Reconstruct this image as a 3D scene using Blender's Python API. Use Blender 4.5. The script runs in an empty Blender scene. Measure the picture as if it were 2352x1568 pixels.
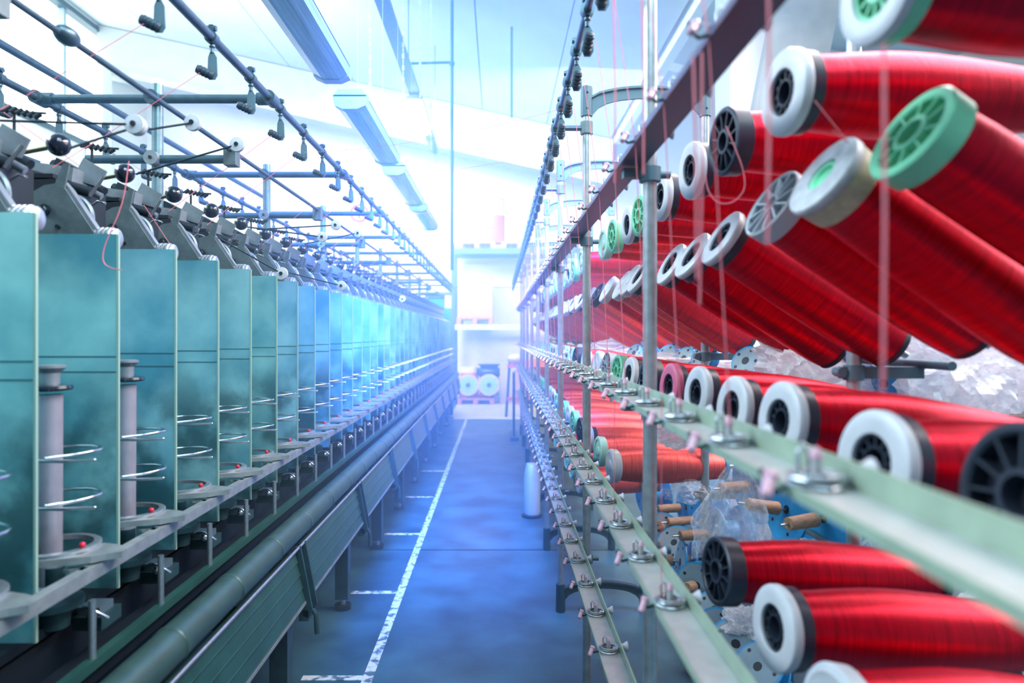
import bpy, math, random
from mathutils import Vector, Matrix, Euler
rnd = random.Random(7)
SC = bpy.context.scene
COL = SC.collection
PI = math.pi
H = 1.5                      # camera height above the floor

# ------------------------------------------------------------------ camera, world, light, exposure
cd = bpy.data.cameras.new('camera'); cam = bpy.data.objects.new('camera', cd); COL.objects.link(cam)
cd.lens = 24; cd.sensor_width = 36; cd.shift_x = 30 / 2352; cd.shift_y = -16 / 2352
cd.clip_start = .02; cd.clip_end = 200
cam.location = (0, 0, H); cam.rotation_euler = (PI / 2, 0, 0)
cd.dof.use_dof = True; cd.dof.focus_distance = 2.6; cd.dof.aperture_fstop = 2.4
SC.camera = cam
SC.view_settings.view_transform = 'Standard'; SC.view_settings.look = 'None'
SC.view_settings.gamma = 1; SC.view_settings.use_curve_mapping = False
SC.view_settings.exposure = 0.35
SC.cycles.max_bounces = 7; SC.cycles.diffuse_bounces = 3; SC.cycles.glossy_bounces = 3
SC.cycles.transmission_bounces = 4; SC.cycles.volume_bounces = 0; SC.cycles.transparent_max_bounces = 10
SC.cycles.caustics_reflective = False; SC.cycles.caustics_refractive = False
SC.cycles.sample_clamp_indirect = 6
w = bpy.data.worlds.new('daylight'); SC.world = w; w.use_nodes = True
w.node_tree.nodes['Background'].inputs[0].default_value = (.68, .86, 1, 1)
w.node_tree.nodes['Background'].inputs[1].default_value = .28

def area(name, loc, target, sx, sy, power, col):
    l = bpy.data.lights.new(name, 'AREA'); l.shape = 'RECTANGLE'; l.size = sx; l.size_y = sy
    l.energy = power; l.color = col
    o = bpy.data.objects.new(name, l); COL.objects.link(o); o.location = loc
    o.rotation_euler = (Vector(target) - Vector(loc)).to_track_quat('-Z', 'Y').to_euler()
    return o
area('clerestory_daylight', (-8.0, 5, 6.6), (0, 6, 1.2), 14, 2.2, 1150, (.66, .88, 1))
area('fill_left', (-4.6, 9.0, 5.3), (-5.0, 15.5, 3.6), 4, 1.6, 230, (.9, .97, 1))  # added lamp that whitens the left part of the back wall
area('fill_far', (-1.0, 10.8, 5.0), (0, 15, 1.6), 7, 2.0, 420, (.84, .95, 1)).data.spread = math.radians(150)  # added lamp under the closed roof, brightens the back wall
area('fill_right', (2.4, 2.6, 4.6), (.9, 2.0, 1.3), 5, 1.0, 270, (1, .88, .90))  # added pinkish-white fill for the spools on the right
area('next_bay_daylight', (5.5, 3.4, 4.4), (2.0, 3.0, 1.0), 5, 3, 230, (1, .97, .95))
area('fill_near', (.3, .2, 3.9), (-1.05, 2.6, 1.7), 1.6, 1.6, 36, (.60, .88, 1)).data.spread = math.radians(110)  # added fill out of view above the camera, lifts the near panels
bl = area('blue_fill_aisle', (-.2, 2.9, 4.2), (-.6, 6.2, .2), 1.4, 1.4, 300, (.003, .18, 1)); area('fill_mid', (.3, 2.5, 4.3), (.75, 6.2, 1.1), 1.6, 1.4, 50, (1, .86, .92)).data.spread = math.radians(75); bl.data.spread = math.radians(75)  # two added fills out of view: blue aisle tint, pinkish far spools

# ------------------------------------------------------------------ helpers
def W(px, py, d):            # a pixel of the 2352 x 1568 picture at depth d -> world
    return Vector(((px - 1146) / 1568 * d, d, H + (768 - py) / 1568 * d))

def mat(name, col, rough=.5, metal=0, noise=0, nscale=20, bump=0, bscale=80, spec=.5, col2=None, nstretch=(1, 1, 1), coat=0):
    m = bpy.data.materials.new(name); m.use_nodes = True
    nt = m.node_tree; b = nt.nodes['Principled BSDF']
    b.inputs['Base Color'].default_value = (*col, 1); b.inputs['Roughness'].default_value = rough
    b.inputs['Metallic'].default_value = metal; b.inputs['Specular IOR Level'].default_value = spec
    b.inputs['Coat Weight'].default_value = coat
    if noise or bump:
        tc = nt.nodes.new('ShaderNodeTexCoord'); mp = nt.nodes.new('ShaderNodeMapping')
        mp.inputs['Scale'].default_value = nstretch
        nt.links.new(tc.outputs['Object'], mp.inputs[0])
    if noise:
        n = nt.nodes.new('ShaderNodeTexNoise'); n.inputs['Scale'].default_value = nscale; n.inputs['Detail'].default_value = 5
        nt.links.new(mp.outputs[0], n.inputs['Vector'])
        r = nt.nodes.new('ShaderNodeValToRGB')
        c2 = col2 or tuple(max(0, c * (1 - noise)) for c in col)
        r.color_ramp.elements[0].position = .33; r.color_ramp.elements[0].color = (*c2, 1)
        r.color_ramp.elements[1].position = .67; r.color_ramp.elements[1].color = (*[min(1, c * (1 + noise * .4)) for c in col], 1)
        nt.links.new(n.outputs[0], r.inputs[0]); nt.links.new(r.outputs[0], b.inputs['Base Color'])
    if bump:
        n2 = nt.nodes.new('ShaderNodeTexNoise'); n2.inputs['Scale'].default_value = bscale
        nt.links.new(mp.outputs[0], n2.inputs['Vector'])
        bp = nt.nodes.new('ShaderNodeBump'); bp.inputs['Strength'].default_value = bump; bp.inputs['Distance'].default_value = .002
        nt.links.new(n2.outputs[0], bp.inputs['Height']); nt.links.new(bp.outputs[0], b.inputs['Normal'])
    return m

def yarn_mat(name, col, dark, rough=.36):
    m = bpy.data.materials.new(name); m.use_nodes = True; nt = m.node_tree; b = nt.nodes['Principled BSDF']
    tc = nt.nodes.new('ShaderNodeTexCoord'); mp = nt.nodes.new('ShaderNodeMapping'); mp.inputs['Scale'].default_value = (600, 14, 14)
    nt.links.new(tc.outputs['Object'], mp.inputs[0])
    n = nt.nodes.new('ShaderNodeTexNoise'); n.inputs['Scale'].default_value = 1; n.inputs['Detail'].default_value = 3
    nt.links.new(mp.outputs[0], n.inputs['Vector'])
    r = nt.nodes.new('ShaderNodeValToRGB')
    r.color_ramp.elements[0].position = .3; r.color_ramp.elements[0].color = (*dark, 1)
    r.color_ramp.elements[1].position = .65; r.color_ramp.elements[1].color = (*col, 1)
    nt.links.new(n.outputs[0], r.inputs[0]); nt.links.new(r.outputs[0], b.inputs['Base Color'])
    bp = nt.nodes.new('ShaderNodeBump'); bp.inputs['Strength'].default_value = .6; bp.inputs['Distance'].default_value = .0012
    nt.links.new(n.outputs[0], bp.inputs['Height']); nt.links.new(bp.outputs[0], b.inputs['Normal'])
    b.inputs['Roughness'].default_value = rough; b.inputs['Metallic'].default_value = .55
    b.inputs['Specular IOR Level'].default_value = .6
    b.inputs['Specular Tint'].default_value = (1, .45, .6, 1)
    return m

def emit(name, col, s):
    m = bpy.data.materials.new(name); m.use_nodes = True; b = m.node_tree.nodes['Principled BSDF']
    b.inputs['Base Color'].default_value = (*col, 1); b.inputs['Emission Color'].default_value = (*col, 1)
    b.inputs['Emission Strength'].default_value = s
    return m

M = dict(
    panel=mat('teal_sheet', (.33, .62, .66), .34, .15, .28, 5.0, .1, 200, col2=(.11, .36, .46)),
    panel_edge=mat('panel_edge', (.30, .46, .40), .5),
    crease=mat('panel_crease', (.05, .16, .2), .6),
    plate=mat('grey_casting', (.17, .22, .24), .48, .45, .25, 30, .2, 260),
    plate_light=mat('pale_casting', (.36, .41, .46), .38, .6, .15, 40),
    chrome=mat('bright_steel', (.72, .76, .80), .18, 1),
    steel=mat('brushed_steel', (.50, .54, .58), .33, .85, .15, 60),
    alu=mat('aluminium_tube', (.55, .52, .62), .38, .6, .15, 14),
    dark=mat('dark_machine_paint', (.012, .022, .035), .5, .2),
    dark2=mat('dark_teal_paint', (.025, .07, .085), .45, .2, .3, 20),
    green=mat('green_enamel', (.03, .11, .095), .34, .35, .2, 10),
    green_tube=mat('green_tube_enamel', (.06, .13, .12), .40, .45, .2, 14),
    rail_grey=mat('rail_grey', (.42, .47, .48), .38, .6, .2, 30),
    knob=mat('black_knob', (.008, .012, .03), .16, 0, coat=.5),
    brass=mat('brass_rod', (.46, .42, .26), .3, .9),
    pipe=mat('blue_grey_pipe', (.10, .17, .22), .34, .55, .2, 30),
    pipe_light=mat('galvanised_pipe', (.46, .50, .54), .36, .65, .18, 40),
    post=mat('blue_galvanised_pipe', (.22, .33, .38), .36, .5, .2, 30),
    cast=mat('blue_grey_cast', (.12, .20, .25), .5, .35),
    rubber=mat('black_rubber', (.03, .06, .09), .5),
    red_clip=mat('red_clip', (.75, .02, .05), .4),
    white_pl=mat('white_plastic', (.62, .61, .66), .35, 0, .06, 30),
    worn_pl=mat('worn_grey_plastic', (.55, .54, .58), .45, 0, .25, 40),
    black_pl=mat('black_plastic', (.025, .032, .055), .4, 0, .2, 30),
    grey_pl=mat('grey_spoke_plastic', (.50, .52, .58), .4),
    green_pl=mat('mint_green_plastic', (.22, .68, .42), .4, 0, .12, 30),
    pink_pl=mat('pink_plastic', (.62, .12, .22), .4),
    pale_green_pl=mat('pale_green_plastic', (.38, .66, .55), .4),
    beige=mat('beige_tape', (.60, .50, .34), .55, 0, .25, 60),
    yarn=yarn_mat('red_filament_yarn', (.74, .0, .022), (.34, 0, .008), .33),
    yarn2=yarn_mat('orange_filament_yarn', (.95, .17, .15), (.75, .06, .06), .42),
    yarn_white=yarn_mat('white_yarn', (.85, .88, .92), (.62, .68, .78), .6),
    strand=mat('pink_yarn', (.90, .22, .28), .5),
    strand_pale=mat('pale_yarn', (.9, .78, .82), .5),
    ceramic=mat('pink_ceramic', (.78, .45, .56), .22),
    bar=mat('pale_rail_enamel', (.52, .52, .51), .34, .25, .12, 30),
    bar_green=mat('green_rail_edge', (.36, .46, .35), .4, .1, .12, 30),
    bar_dark=mat('dark_violet_rail', (.10, .09, .15), .4, .3),
    wood=mat('turned_wood', (.46, .27, .17), .6, 0, .35, 30, .2, 120, nstretch=(1, 8, 8)),
    blue=mat('blue_painted_sheet', (.03, .33, .72), .42, 0, .25, 12),
    pale_blue=mat('pale_blue_sheet', (.27, .38, .47), .5, 0, .2, 12),
    pallet=mat('pallet_wood', (.50, .25, .18), .7, 0, .25, 20),
    carton=mat('carton_card', (.50, .33, .27), .7, 0, .08, 12),
    lamp_body=mat('lamp_grey', (.30, .42, .50), .4, .2),
    lamp_clear=mat('lamp_cover', (.30, .52, .60), .15, 0, .35, 5, nstretch=(16, .5, 16)),
    rack=mat('rack_steel', (.07, .15, .26), .5, .3),
    rack_beam=mat('rack_beam_pale', (.50, .66, .72), .5, .1),
    bin_bag=mat('black_film', (.03, .07, .08), .25),
    sign_red=mat('sign_red', (.85, .05, .16), .5),
    sign_white=mat('sign_white', (.88, .90, .95), .5),
    concrete=mat('pale_concrete', (.44, .48, .50), .8, 0, .1, 3),
    concrete_dark=mat('grey_concrete', (.20, .23, .23), .8, 0, .15, 6),
    yellow=mat('orange_paint', (.70, .33, .04), .5),
    teal_bright=mat('bright_blue_equipment', (0, .30, .55), .4),
    chain=mat('white_chain', (.85, .92, .97), .4),
    drum=mat('red_drum', (.72, .16, .14), .45),
    label=mat('white_label', (.85, .88, .92), .5),
)
def vary_sheet(m):       # every sheet has its own tint and its own smears
    nt = m.node_tree; b = nt.nodes['Principled BSDF']; oi = nt.nodes.new('ShaderNodeObjectInfo')
    mp = nt.nodes['Mapping']; mul = nt.nodes.new('ShaderNodeVectorMath'); mul.operation = 'SCALE'; mul.inputs[0].default_value = (9, 5, 13)
    nt.links.new(oi.outputs['Random'], mul.inputs['Scale']); nt.links.new(mul.outputs[0], mp.inputs['Location'])
    mx = nt.nodes.new('ShaderNodeMix'); mx.data_type = 'RGBA'; mx.blend_type = 'MULTIPLY'; mx.inputs[0].default_value = 1
    r = nt.nodes.new('ShaderNodeValToRGB'); r.color_ramp.elements[0].color = (.88, 1, .92, 1); r.color_ramp.elements[1].color = (.80, .92, 1, 1)
    r.color_ramp.elements.new(.5).color = (1, 1, 1, 1)
    nt.links.new(oi.outputs['Random'], r.inputs[0]); nt.links.new(nt.nodes['Color Ramp'].outputs[0], mx.inputs[6]); nt.links.new(r.outputs[0], mx.inputs[7])
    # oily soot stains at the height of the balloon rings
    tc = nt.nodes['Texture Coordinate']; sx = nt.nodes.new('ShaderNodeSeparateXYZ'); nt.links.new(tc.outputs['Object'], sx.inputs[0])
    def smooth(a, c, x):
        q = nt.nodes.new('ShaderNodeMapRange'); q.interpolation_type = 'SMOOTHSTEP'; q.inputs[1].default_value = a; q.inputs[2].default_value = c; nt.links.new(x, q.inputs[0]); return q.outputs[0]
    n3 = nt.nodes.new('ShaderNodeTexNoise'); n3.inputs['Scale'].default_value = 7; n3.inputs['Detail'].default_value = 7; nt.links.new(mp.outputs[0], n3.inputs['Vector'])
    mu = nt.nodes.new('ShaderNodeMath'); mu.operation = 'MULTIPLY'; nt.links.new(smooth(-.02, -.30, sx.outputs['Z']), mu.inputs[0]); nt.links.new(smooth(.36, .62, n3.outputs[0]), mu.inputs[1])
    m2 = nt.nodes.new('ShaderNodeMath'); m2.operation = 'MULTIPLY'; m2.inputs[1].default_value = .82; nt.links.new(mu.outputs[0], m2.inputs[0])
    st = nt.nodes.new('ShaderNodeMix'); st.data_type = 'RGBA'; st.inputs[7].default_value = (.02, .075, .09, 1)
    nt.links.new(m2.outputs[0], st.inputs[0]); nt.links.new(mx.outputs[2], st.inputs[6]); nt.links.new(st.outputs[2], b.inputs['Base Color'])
vary_sheet(M['panel'])
def film_mat(o0=.55, o1=.95, crease=.35):
    m = bpy.data.materials.new('clear_plastic_film'); m.use_nodes = True; nt = m.node_tree; b = nt.nodes['Principled BSDF']
    b.inputs['Base Color'].default_value = (.97, .95, 1, 1); b.inputs['Roughness'].default_value = .22; pass
    b.inputs['Specular IOR Level'].default_value = .8; b.inputs['Coat Weight'].default_value = .5
    tc = nt.nodes.new('ShaderNodeTexCoord'); v = nt.nodes.new('ShaderNodeTexVoronoi'); v.feature = 'DISTANCE_TO_EDGE'
    v.inputs['Scale'].default_value = 14
    n = nt.nodes.new('ShaderNodeTexNoise'); n.inputs['Scale'].default_value = 14; n.inputs['Detail'].default_value = 4
    mx = nt.nodes.new('ShaderNodeMix'); mx.data_type = 'VECTOR'; mx.inputs[0].default_value = .06
    nt.links.new(tc.outputs['Object'], mx.inputs[4]); nt.links.new(n.outputs['Color'], mx.inputs[5]); nt.links.new(mx.outputs[1], v.inputs['Vector'])
    bp = nt.nodes.new('ShaderNodeBump'); bp.inputs['Strength'].default_value = crease; bp.inputs['Distance'].default_value = .01
    nt.links.new(v.outputs['Distance'], bp.inputs['Height']); nt.links.new(bp.outputs[0], b.inputs['Normal'])
    tr = nt.nodes.new('ShaderNodeBsdfTransparent'); ms = nt.nodes.new('ShaderNodeMixShader')
    r = nt.nodes.new('ShaderNodeMapRange'); r.inputs[1].default_value = .3; r.inputs[2].default_value = .7
    r.inputs[3].default_value = o0; r.inputs[4].default_value = o1
    tl = nt.nodes.new('ShaderNodeBsdfTranslucent'); tl.inputs[0].default_value = (.95, .92, .98, 1); m2 = nt.nodes.new('ShaderNodeMixShader'); m2.inputs[0].default_value = .4
    nt.links.new(b.outputs[0], m2.inputs[1]); nt.links.new(tl.outputs[0], m2.inputs[2])
    nt.links.new(n.outputs[0], r.inputs[0]); nt.links.new(r.outputs[0], ms.inputs[0])
    nt.links.new(tr.outputs[0], ms.inputs[1]); nt.links.new(m2.outputs[0], ms.inputs[2])
    nt.links.new(ms.outputs[0], nt.nodes['Material Output'].inputs[0])
    return m
M['film'] = film_mat(); M['clear'] = film_mat(.08, .42, .08)

def basis(a):
    a = Vector(a).normalized()
    u = a.cross(Vector((0, 0, 1)))
    if u.length < 1e-3: u = a.cross(Vector((0, 1, 0)))
    u.normalize(); return a, u, a.cross(u)

class MB:
    def __init__(s): s.v = []; s.f = []; s.m = []; s.s = []; s.mats = []
    def mi(s, m):
        m = M[m] if isinstance(m, str) else m
        if m not in s.mats: s.mats.append(m)
        return s.mats.index(m)
    def add(s, vs, fs, m, sm=False):
        o = len(s.v); k = s.mi(m); s.v += [tuple(v) for v in vs]
        for f in fs: s.f.append([i + o for i in f]); s.m.append(k); s.s.append(sm)
    def box(s, c, d, m, R=None, ch=0):
        c = Vector(c); hx, hy, hz = d[0] / 2, d[1] / 2, d[2] / 2
        vs = [Vector((x, y, z)) for x in (-hx, hx) for y in (-hy, hy) for z in (-hz, hz)]
        if R is not None: vs = [R @ v for v in vs]
        s.add([v + c for v in vs], [(0, 1, 3, 2), (4, 6, 7, 5), (0, 4, 5, 1), (2, 3, 7, 6), (0, 2, 6, 4), (1, 5, 7, 3)], m)
    def bx(s, a, b, m):      # box by two corners
        s.box([(a[i] + b[i]) / 2 for i in range(3)], [abs(b[i] - a[i]) for i in range(3)], m)
    def lathe(s, o, ax, prof, m, n=24, sm=True, caps=True):
        if sm and len(prof) > 2:
            P2 = [prof[0]]
            for i in range(1, len(prof) - 1):
                P2.append(prof[i]); d1 = (prof[i][0] - prof[i-1][0], prof[i][1] - prof[i-1][1]); d2 = (prof[i+1][0] - prof[i][0], prof[i+1][1] - prof[i][1])
                l = math.hypot(*d1) * math.hypot(*d2)
                if l > 0 and (d1[0] * d2[0] + d1[1] * d2[1]) / l < .82: P2.append(None); P2.append(prof[i])
            P2.append(prof[-1])
            if None in P2:
                seg, segs = [], []
                for q in P2 + [None]:
                    if q is None: segs.append(seg); seg = []
                    else: seg.append(q)
                for i, sg in enumerate(segs):
                    s.lathe_raw(o, ax, sg, m, n, sm, caps and i == 0 and prof[0][1] > 1e-5, caps and i == len(segs) - 1 and prof[-1][1] > 1e-5)
                return
        s.lathe_raw(o, ax, prof, m, n, sm, caps and prof[0][1] > 1e-5, caps and prof[-1][1] > 1e-5)
    def lathe_raw(s, o, ax, prof, m, n, sm, c0, c1):
        o = Vector(o); a, u, w_ = basis(ax); vs = []
        for (x, r) in prof:
            for k in range(n):
                t = 2 * PI * k / n; vs.append(o + a * x + (u * math.cos(t) + w_ * math.sin(t)) * r)
        fs = [(i * n + k, i * n + (k + 1) % n, (i + 1) * n + (k + 1) % n, (i + 1) * n + k) for i in range(len(prof) - 1) for k in range(n)]
        s.add(vs, fs, m, sm)
        if c0: s.add(vs[:n], [tuple(range(n))[::-1]], m)
        if c1: s.add(vs[-n:], [tuple(range(n))], m)
    def cyl(s, p, q, r, m, n=12, r2=None, sm=True):
        p = Vector(p); q = Vector(q); s.lathe(p, q - p, [(0, r), ((q - p).length, r if r2 is None else r2)], m, n, sm)
    def tube(s, pts, r, m, n=8, closed=False):
        pts = [Vector(p) for p in pts]; vs = []; N = len(pts); pu = None
        for i, p in enumerate(pts):
            d = (pts[(i + 1) % N] - pts[i - 1]) if closed else (pts[min(i + 1, N - 1)] - pts[max(i - 1, 0)])
            a, u, w_ = basis(d)
            if pu is not None:
                u = pu - a * pu.dot(a)
                u.normalize(); w_ = a.cross(u)
            pu = u
            for k in range(n):
                t = 2 * PI * k / n; vs.append(p + (u * math.cos(t) + w_ * math.sin(t)) * r)
        fs = [(i * n + k, i * n + (k + 1) % n, ((i + 1) % N) * n + (k + 1) % n, ((i + 1) % N) * n + k) for i in range(N if closed else N - 1) for k in range(n)]
        s.add(vs, fs, m, True)
        if not closed: s.add(vs[:n], [tuple(range(n))[::-1]], m); s.add(vs[-n:], [tuple(range(n))], m)
    def ball(s, c, r, m, n=16, sc=(1, 1, 1)):
        k = n // 2; c = Vector(c); vs = []
        for i in range(k + 1):
            t = PI * i / k
            for j in range(n):
                p = 2 * PI * j / n; vs.append(c + Vector((math.sin(t) * math.cos(p) * r * sc[0], math.sin(t) * math.sin(p) * r * sc[1], math.cos(t) * r * sc[2])))
        s.add(vs, [(i * n + j, (i + 1) * n + j, (i + 1) * n + (j + 1) % n, i * n + (j + 1) % n) for i in range(k) for j in range(n)], m, True)
    def prism(s, poly, o, u, w_, d, m):   # 2-D polygon in plane (o,u,w), thickness vector d
        o, u, w_, d = map(Vector, (o, u, w_, d)); n = len(poly)
        a = [o + u * x + w_ * y for x, y in poly]; b = [p + d for p in a]
        s.add(a + b, [tuple(range(n)), tuple(range(2 * n - 1, n - 1, -1))] + [(i, i + n, (i + 1) % n + n, (i + 1) % n) for i in range(n)], m)
    def build(s, name, parent=None):
        me = bpy.data.meshes.new(name); me.from_pydata(s.v, [], s.f)
        for m in s.mats: me.materials.append(m)
        me.polygons.foreach_set('material_index', s.m); me.polygons.foreach_set('use_smooth', s.s); me.update()
        o = bpy.data.objects.new(name, me); COL.objects.link(o)
        if parent is not None: o.parent = parent
        return o

def tag(o, label=None, cat=None, group=None, kind=None):
    if label: o['label'] = label
    if cat: o['category'] = cat
    if group: o['group'] = group
    if kind: o['kind'] = kind
    return o
def thing(name, loc, label, cat, group=None, rot=(0, 0, 0)):
    o = bpy.data.objects.new(name, None); o.empty_display_size = .05; COL.objects.link(o)
    o.location = loc; o.rotation_euler = rot
    return tag(o, label, cat, group)
def dup(o, parent=None, loc=None, rot=None):
    kids = list(KIDS.get(o.name, []))
    c = o.copy(); COL.objects.link(c); c.parent = parent
    if loc is not None: c.location = loc
    if rot is not None: c.rotation_euler = rot
    for k in kids: dup(k, c)
    return c
KIDS = {}
def remember(o):
    KIDS[o.name] = list(o.children)
    for c in o.children: remember(c)
    return o
ONE = ['', 'first', 'second', 'third', 'fourth', 'fifth', 'sixth', 'seventh', 'eighth', 'ninth', 'tenth', 'eleventh', 'twelfth', 'thirteenth',
       'fourteenth', 'fifteenth', 'sixteenth', 'seventeenth', 'eighteenth', 'nineteenth', 'twentieth']
def nth(k):
    if k <= 20: return ONE[k]
    t = {2: ('twenty', 'twentieth'), 3: ('thirty', 'thirtieth'), 4: ('forty', 'fortieth')}[k // 10]
    return t[1] if k % 10 == 0 else t[0] + '-' + ONE[k % 10]

# ------------------------------------------------------------------ room shell
def floor_mat():
    m = mat('worn_concrete_floor', (.045, .145, .21), .38, 0, .5, 3.2, .3, 60, col2=(.018, .07, .12))
    nt = m.node_tree; b = nt.nodes['Principled BSDF']
    n = nt.nodes.new('ShaderNodeTexNoise'); n.inputs['Scale'].default_value = 9; n.inputs['Detail'].default_value = 8
    r = nt.nodes.new('ShaderNodeMapRange'); r.inputs[1].default_value = .3; r.inputs[2].default_value = .7; r.inputs[3].default_value = .28; r.inputs[4].default_value = .55
    nt.links.new(n.outputs[0], r.inputs[0]); nt.links.new(r.outputs[0], b.inputs['Roughness'])
    return m
def line_mat():
    m = mat('worn_white_paint', (.62, .70, .74), .6, 0, .6, 24, col2=(.10, .19, .26))
    m.node_tree.nodes['Color Ramp'].color_ramp.elements[0].position = .40
    m.node_tree.nodes['Color Ramp'].color_ramp.elements[1].position = .52
    return m
b = MB(); b.bx((-8.4, -4, -.1), (9, 16.2, 0), floor_mat()); tag(b.build('floor'), kind='structure')
b = MB(); b.bx((-.9, 12.1, 0), (3, 16.0, .003), mat('pale_floor', (.60, .68, .66), .6, 0, .12, 2)); tag(b.build('trim_1'), kind='structure')
lm = line_mat(); b = MB(); b.bx((-.595, 1.6, 0), (-.55, 12.1, .0025), lm)
for yy in (2.98, 3.97, 5.13, 6.3, 7.5): b.bx((-.86, yy - .02, 0), (-.596, yy + .02, .0025), lm)
tag(b.build('trim_2'), kind='structure')
b = MB(); b.bx((-.9, 4.75, 0), (3, 4.762, .0015), 'dark'); b.bx((-.9, 9.3, 0), (3, 9.31, .0015), 'dark'); tag(b.build('trim_3'), kind='structure')

wall_m = mat('white_wall', (.86, .91, .93), .8, 0, .04, 2); ceil_m = mat('pale_ceiling', (.60, .70, .73), .8, 0, .06, 1.2)
b = MB(); b.bx((-8.4, 16, 0), (9, 16.2, 9), wall_m); tag(b.build('wall_back'), kind='structure')
b = MB(); b.bx((-8.4, -4, 0), (-8.25, 16, 5.3), wall_m); b.bx((-8.4, -4, 7.75), (-8.25, 16, 8.1), wall_m)
b.bx((-8.4, 14.6, 5.3), (-8.25, 16, 7.75), wall_m); tag(b.build('wall_left'), kind='structure')
# sloping roof slabs of the saw-tooth shed with joints running down the hall
def cz(x): return H + 4.5 - .222 * (x - .2)
def slab(x0, x1, zf, name, gap=True):
    b = MB(); xs = [x0]
    while xs[-1] < x1 - .3: xs.append(min(x1, xs[-1] + 1.32))
    for i in range(len(xs) - 1):
        a, c = xs[i], xs[i + 1] - (.018 if gap else 0)
        vs = [(a, -4, zf(a)), (c, -4, zf(c)), (c, 14.2, zf(c)), (a, 14.2, zf(a))]
        vs += [(x, y, z + .12) for x, y, z in vs]
        b.add(vs, [(0, 1, 2, 3), (7, 6, 5, 4), (0, 4, 5, 1), (1, 5, 6, 2), (2, 6, 7, 3), (3, 7, 4, 0)], ceil_m)
    vs = [(x0, -4, zf(x0) + .125), (x1, -4, zf(x1) + .125), (x1, 14.2, zf(x1) + .125), (x0, 14.2, zf(x0) + .125)]
    b.add(vs + [(x, y, z + .05) for x, y, z in vs], [(0, 1, 2, 3), (7, 6, 5, 4), (0, 4, 5, 1), (1, 5, 6, 2), (2, 6, 7, 3), (3, 7, 4, 0)], 'crease')
    tag(b.build(name), kind='structure')
slab(-8.25, 2.34, cz, 'ceiling')
slab(2.5, 9, lambda x: 8.4 - .222 * (x - 2.5), 'ceiling')
# deep concrete beam under the end of the roof slabs
b = MB()
b.prism([(-8.25, cz(-8.25) - .02), (2.34, cz(2.34) - .02), (2.34, cz(2.34) - .98), (-8.25, cz(-8.25) - .95)], (0, 14.0, 0), (1, 0, 0), (0, 0, 1), (0, .35, 0), 'concrete')
b.prism([(-8.25, cz(-8.25) - .85), (2.34, cz(2.34) - .88), (2.34, cz(2.34) - 1.0), (-8.25, cz(-8.25) - 1.0)], (0, 13.9, 0), (1, 0, 0), (0, 0, 1), (0, .5, 0), 'concrete')
tag(b.build('trim_4'), kind='structure')
b = MB(); b.prism([(2.5, 8.3), (9, 6.85), (9, 5.9), (2.5, 7.3)], (0, 14.0, 0), (1, 0, 0), (0, 0, 1), (0, .4, 0), wall_m)
b.prism([(2.36, 5.4), (2.5, 5.4), (2.5, 8.5), (2.36, 8.5)], (0, -4, 0), (1, 0, 0), (0, 0, 1), (0, 18, 0), wall_m); tag(b.build('trim_5'), kind='structure')
# clerestory window in the left wall
b = MB()
for yy in (-4, -1.5, 1, 3.5, 6, 8.5, 11, 13.0, 14.6): b.bx((-8.38, yy - .04, 5.3), (-8.26, yy + .04, 7.75), 'lamp_body')
for zz in (5.3, 7.75): b.bx((-8.38, -4, zz - .05), (-8.2, 14.6, zz + .05), 'dark2')
b.bx((-8.40, -4, 5.3), (-8.385, 14.6, 7.75), emit('sunlit_frosted_glass', (.85, .95, 1), 3.2)); tag(b.build('window_1'), kind='structure')
b = MB(); b.bx((-8.23, 13.6, 0), (-7.9, 13.95, 6.85), wall_m); tag(b.build('trim_6'), kind='structure')
b = MB(); b.bx((8.9, -4, 0), (9, 16, 5.2), wall_m); tag(b.build('wall_right'), kind='structure')
# grey raking concrete post in the next bay
b = MB(); p0, p1 = W(1790, 240, 5.5), W(1880, -120, 5.5)
b.prism([(-.28, 0), (.24, 0), (.62, 1.9), (.10, 1.9)], (W(1810, 300, 5.5).x, 5.5, W(1800, 260, 5.5).z), (1, 0, 0), (0, 0, 1), (0, .5, 0), 'concrete_dark')
b.bx((1.9, 5.6, 0), (2.3, 6.0, 5.3), 'concrete'); tag(b.build('trim_7'), kind='structure')

# ------------------------------------------------------------------ left machine
PITCH = .288; Z0 = 1.33; NU = 40
mach = thing('twisting_machine', (-1.2, 6.9, 0), 'long blue-green twisting machine with upright separator panels left of the aisle', 'machine')
MO = Vector((-1.2, 6.9, 0))
def part(b, name, par=mach, label=None):
    o = b.build(name, par); o.location = -MO if par is mach else (0, 0, 0)
    if label: o['label'] = label
    return o
def place(o, z, par=mach):   # unit part authored at depth 0, H-relative
    o.location = Vector((0, z, H)) - MO
Y_END = Z0 + PITCH * NU
b = MB()
b.bx((-1.50, .6, .12), (-1.16, Y_END, 1.62), 'dark'); b.bx((-1.165, .6, 1.02), (-1.15, Y_END, H + .12), 'panel')
b.bx((-1.14, .6, H - .64), (-.96, Y_END, H - .62), 'dark')
b.bx((-1.16, .6, .5), (-.98, Y_END, H - .66), 'dark')
b.bx((-1.42, .6, 1.62), (-1.14, Y_END, 1.72), 'dark2')
part(b, 'body')
b = MB(); b.bx((-.856, .6, H - .505), (-.832, Y_END, H - .478), 'rail_grey'); part(b, 'ring_rail', label='pale flat steel rail')
b = MB(); b.bx((-.855, .6, H - .694), (-.835, Y_END, H - .672), 'green'); b.bx((-.95, .6, H - .74), (-.86, Y_END, H - .72), 'dark'); part(b, 'lower_rail')
b = MB(); b.lathe((-.79, .4, H - .748), (0, 1, 0), [(0, .045), (Y_END - .4, .045)], 'green_tube', 28)
k = .55
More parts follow.
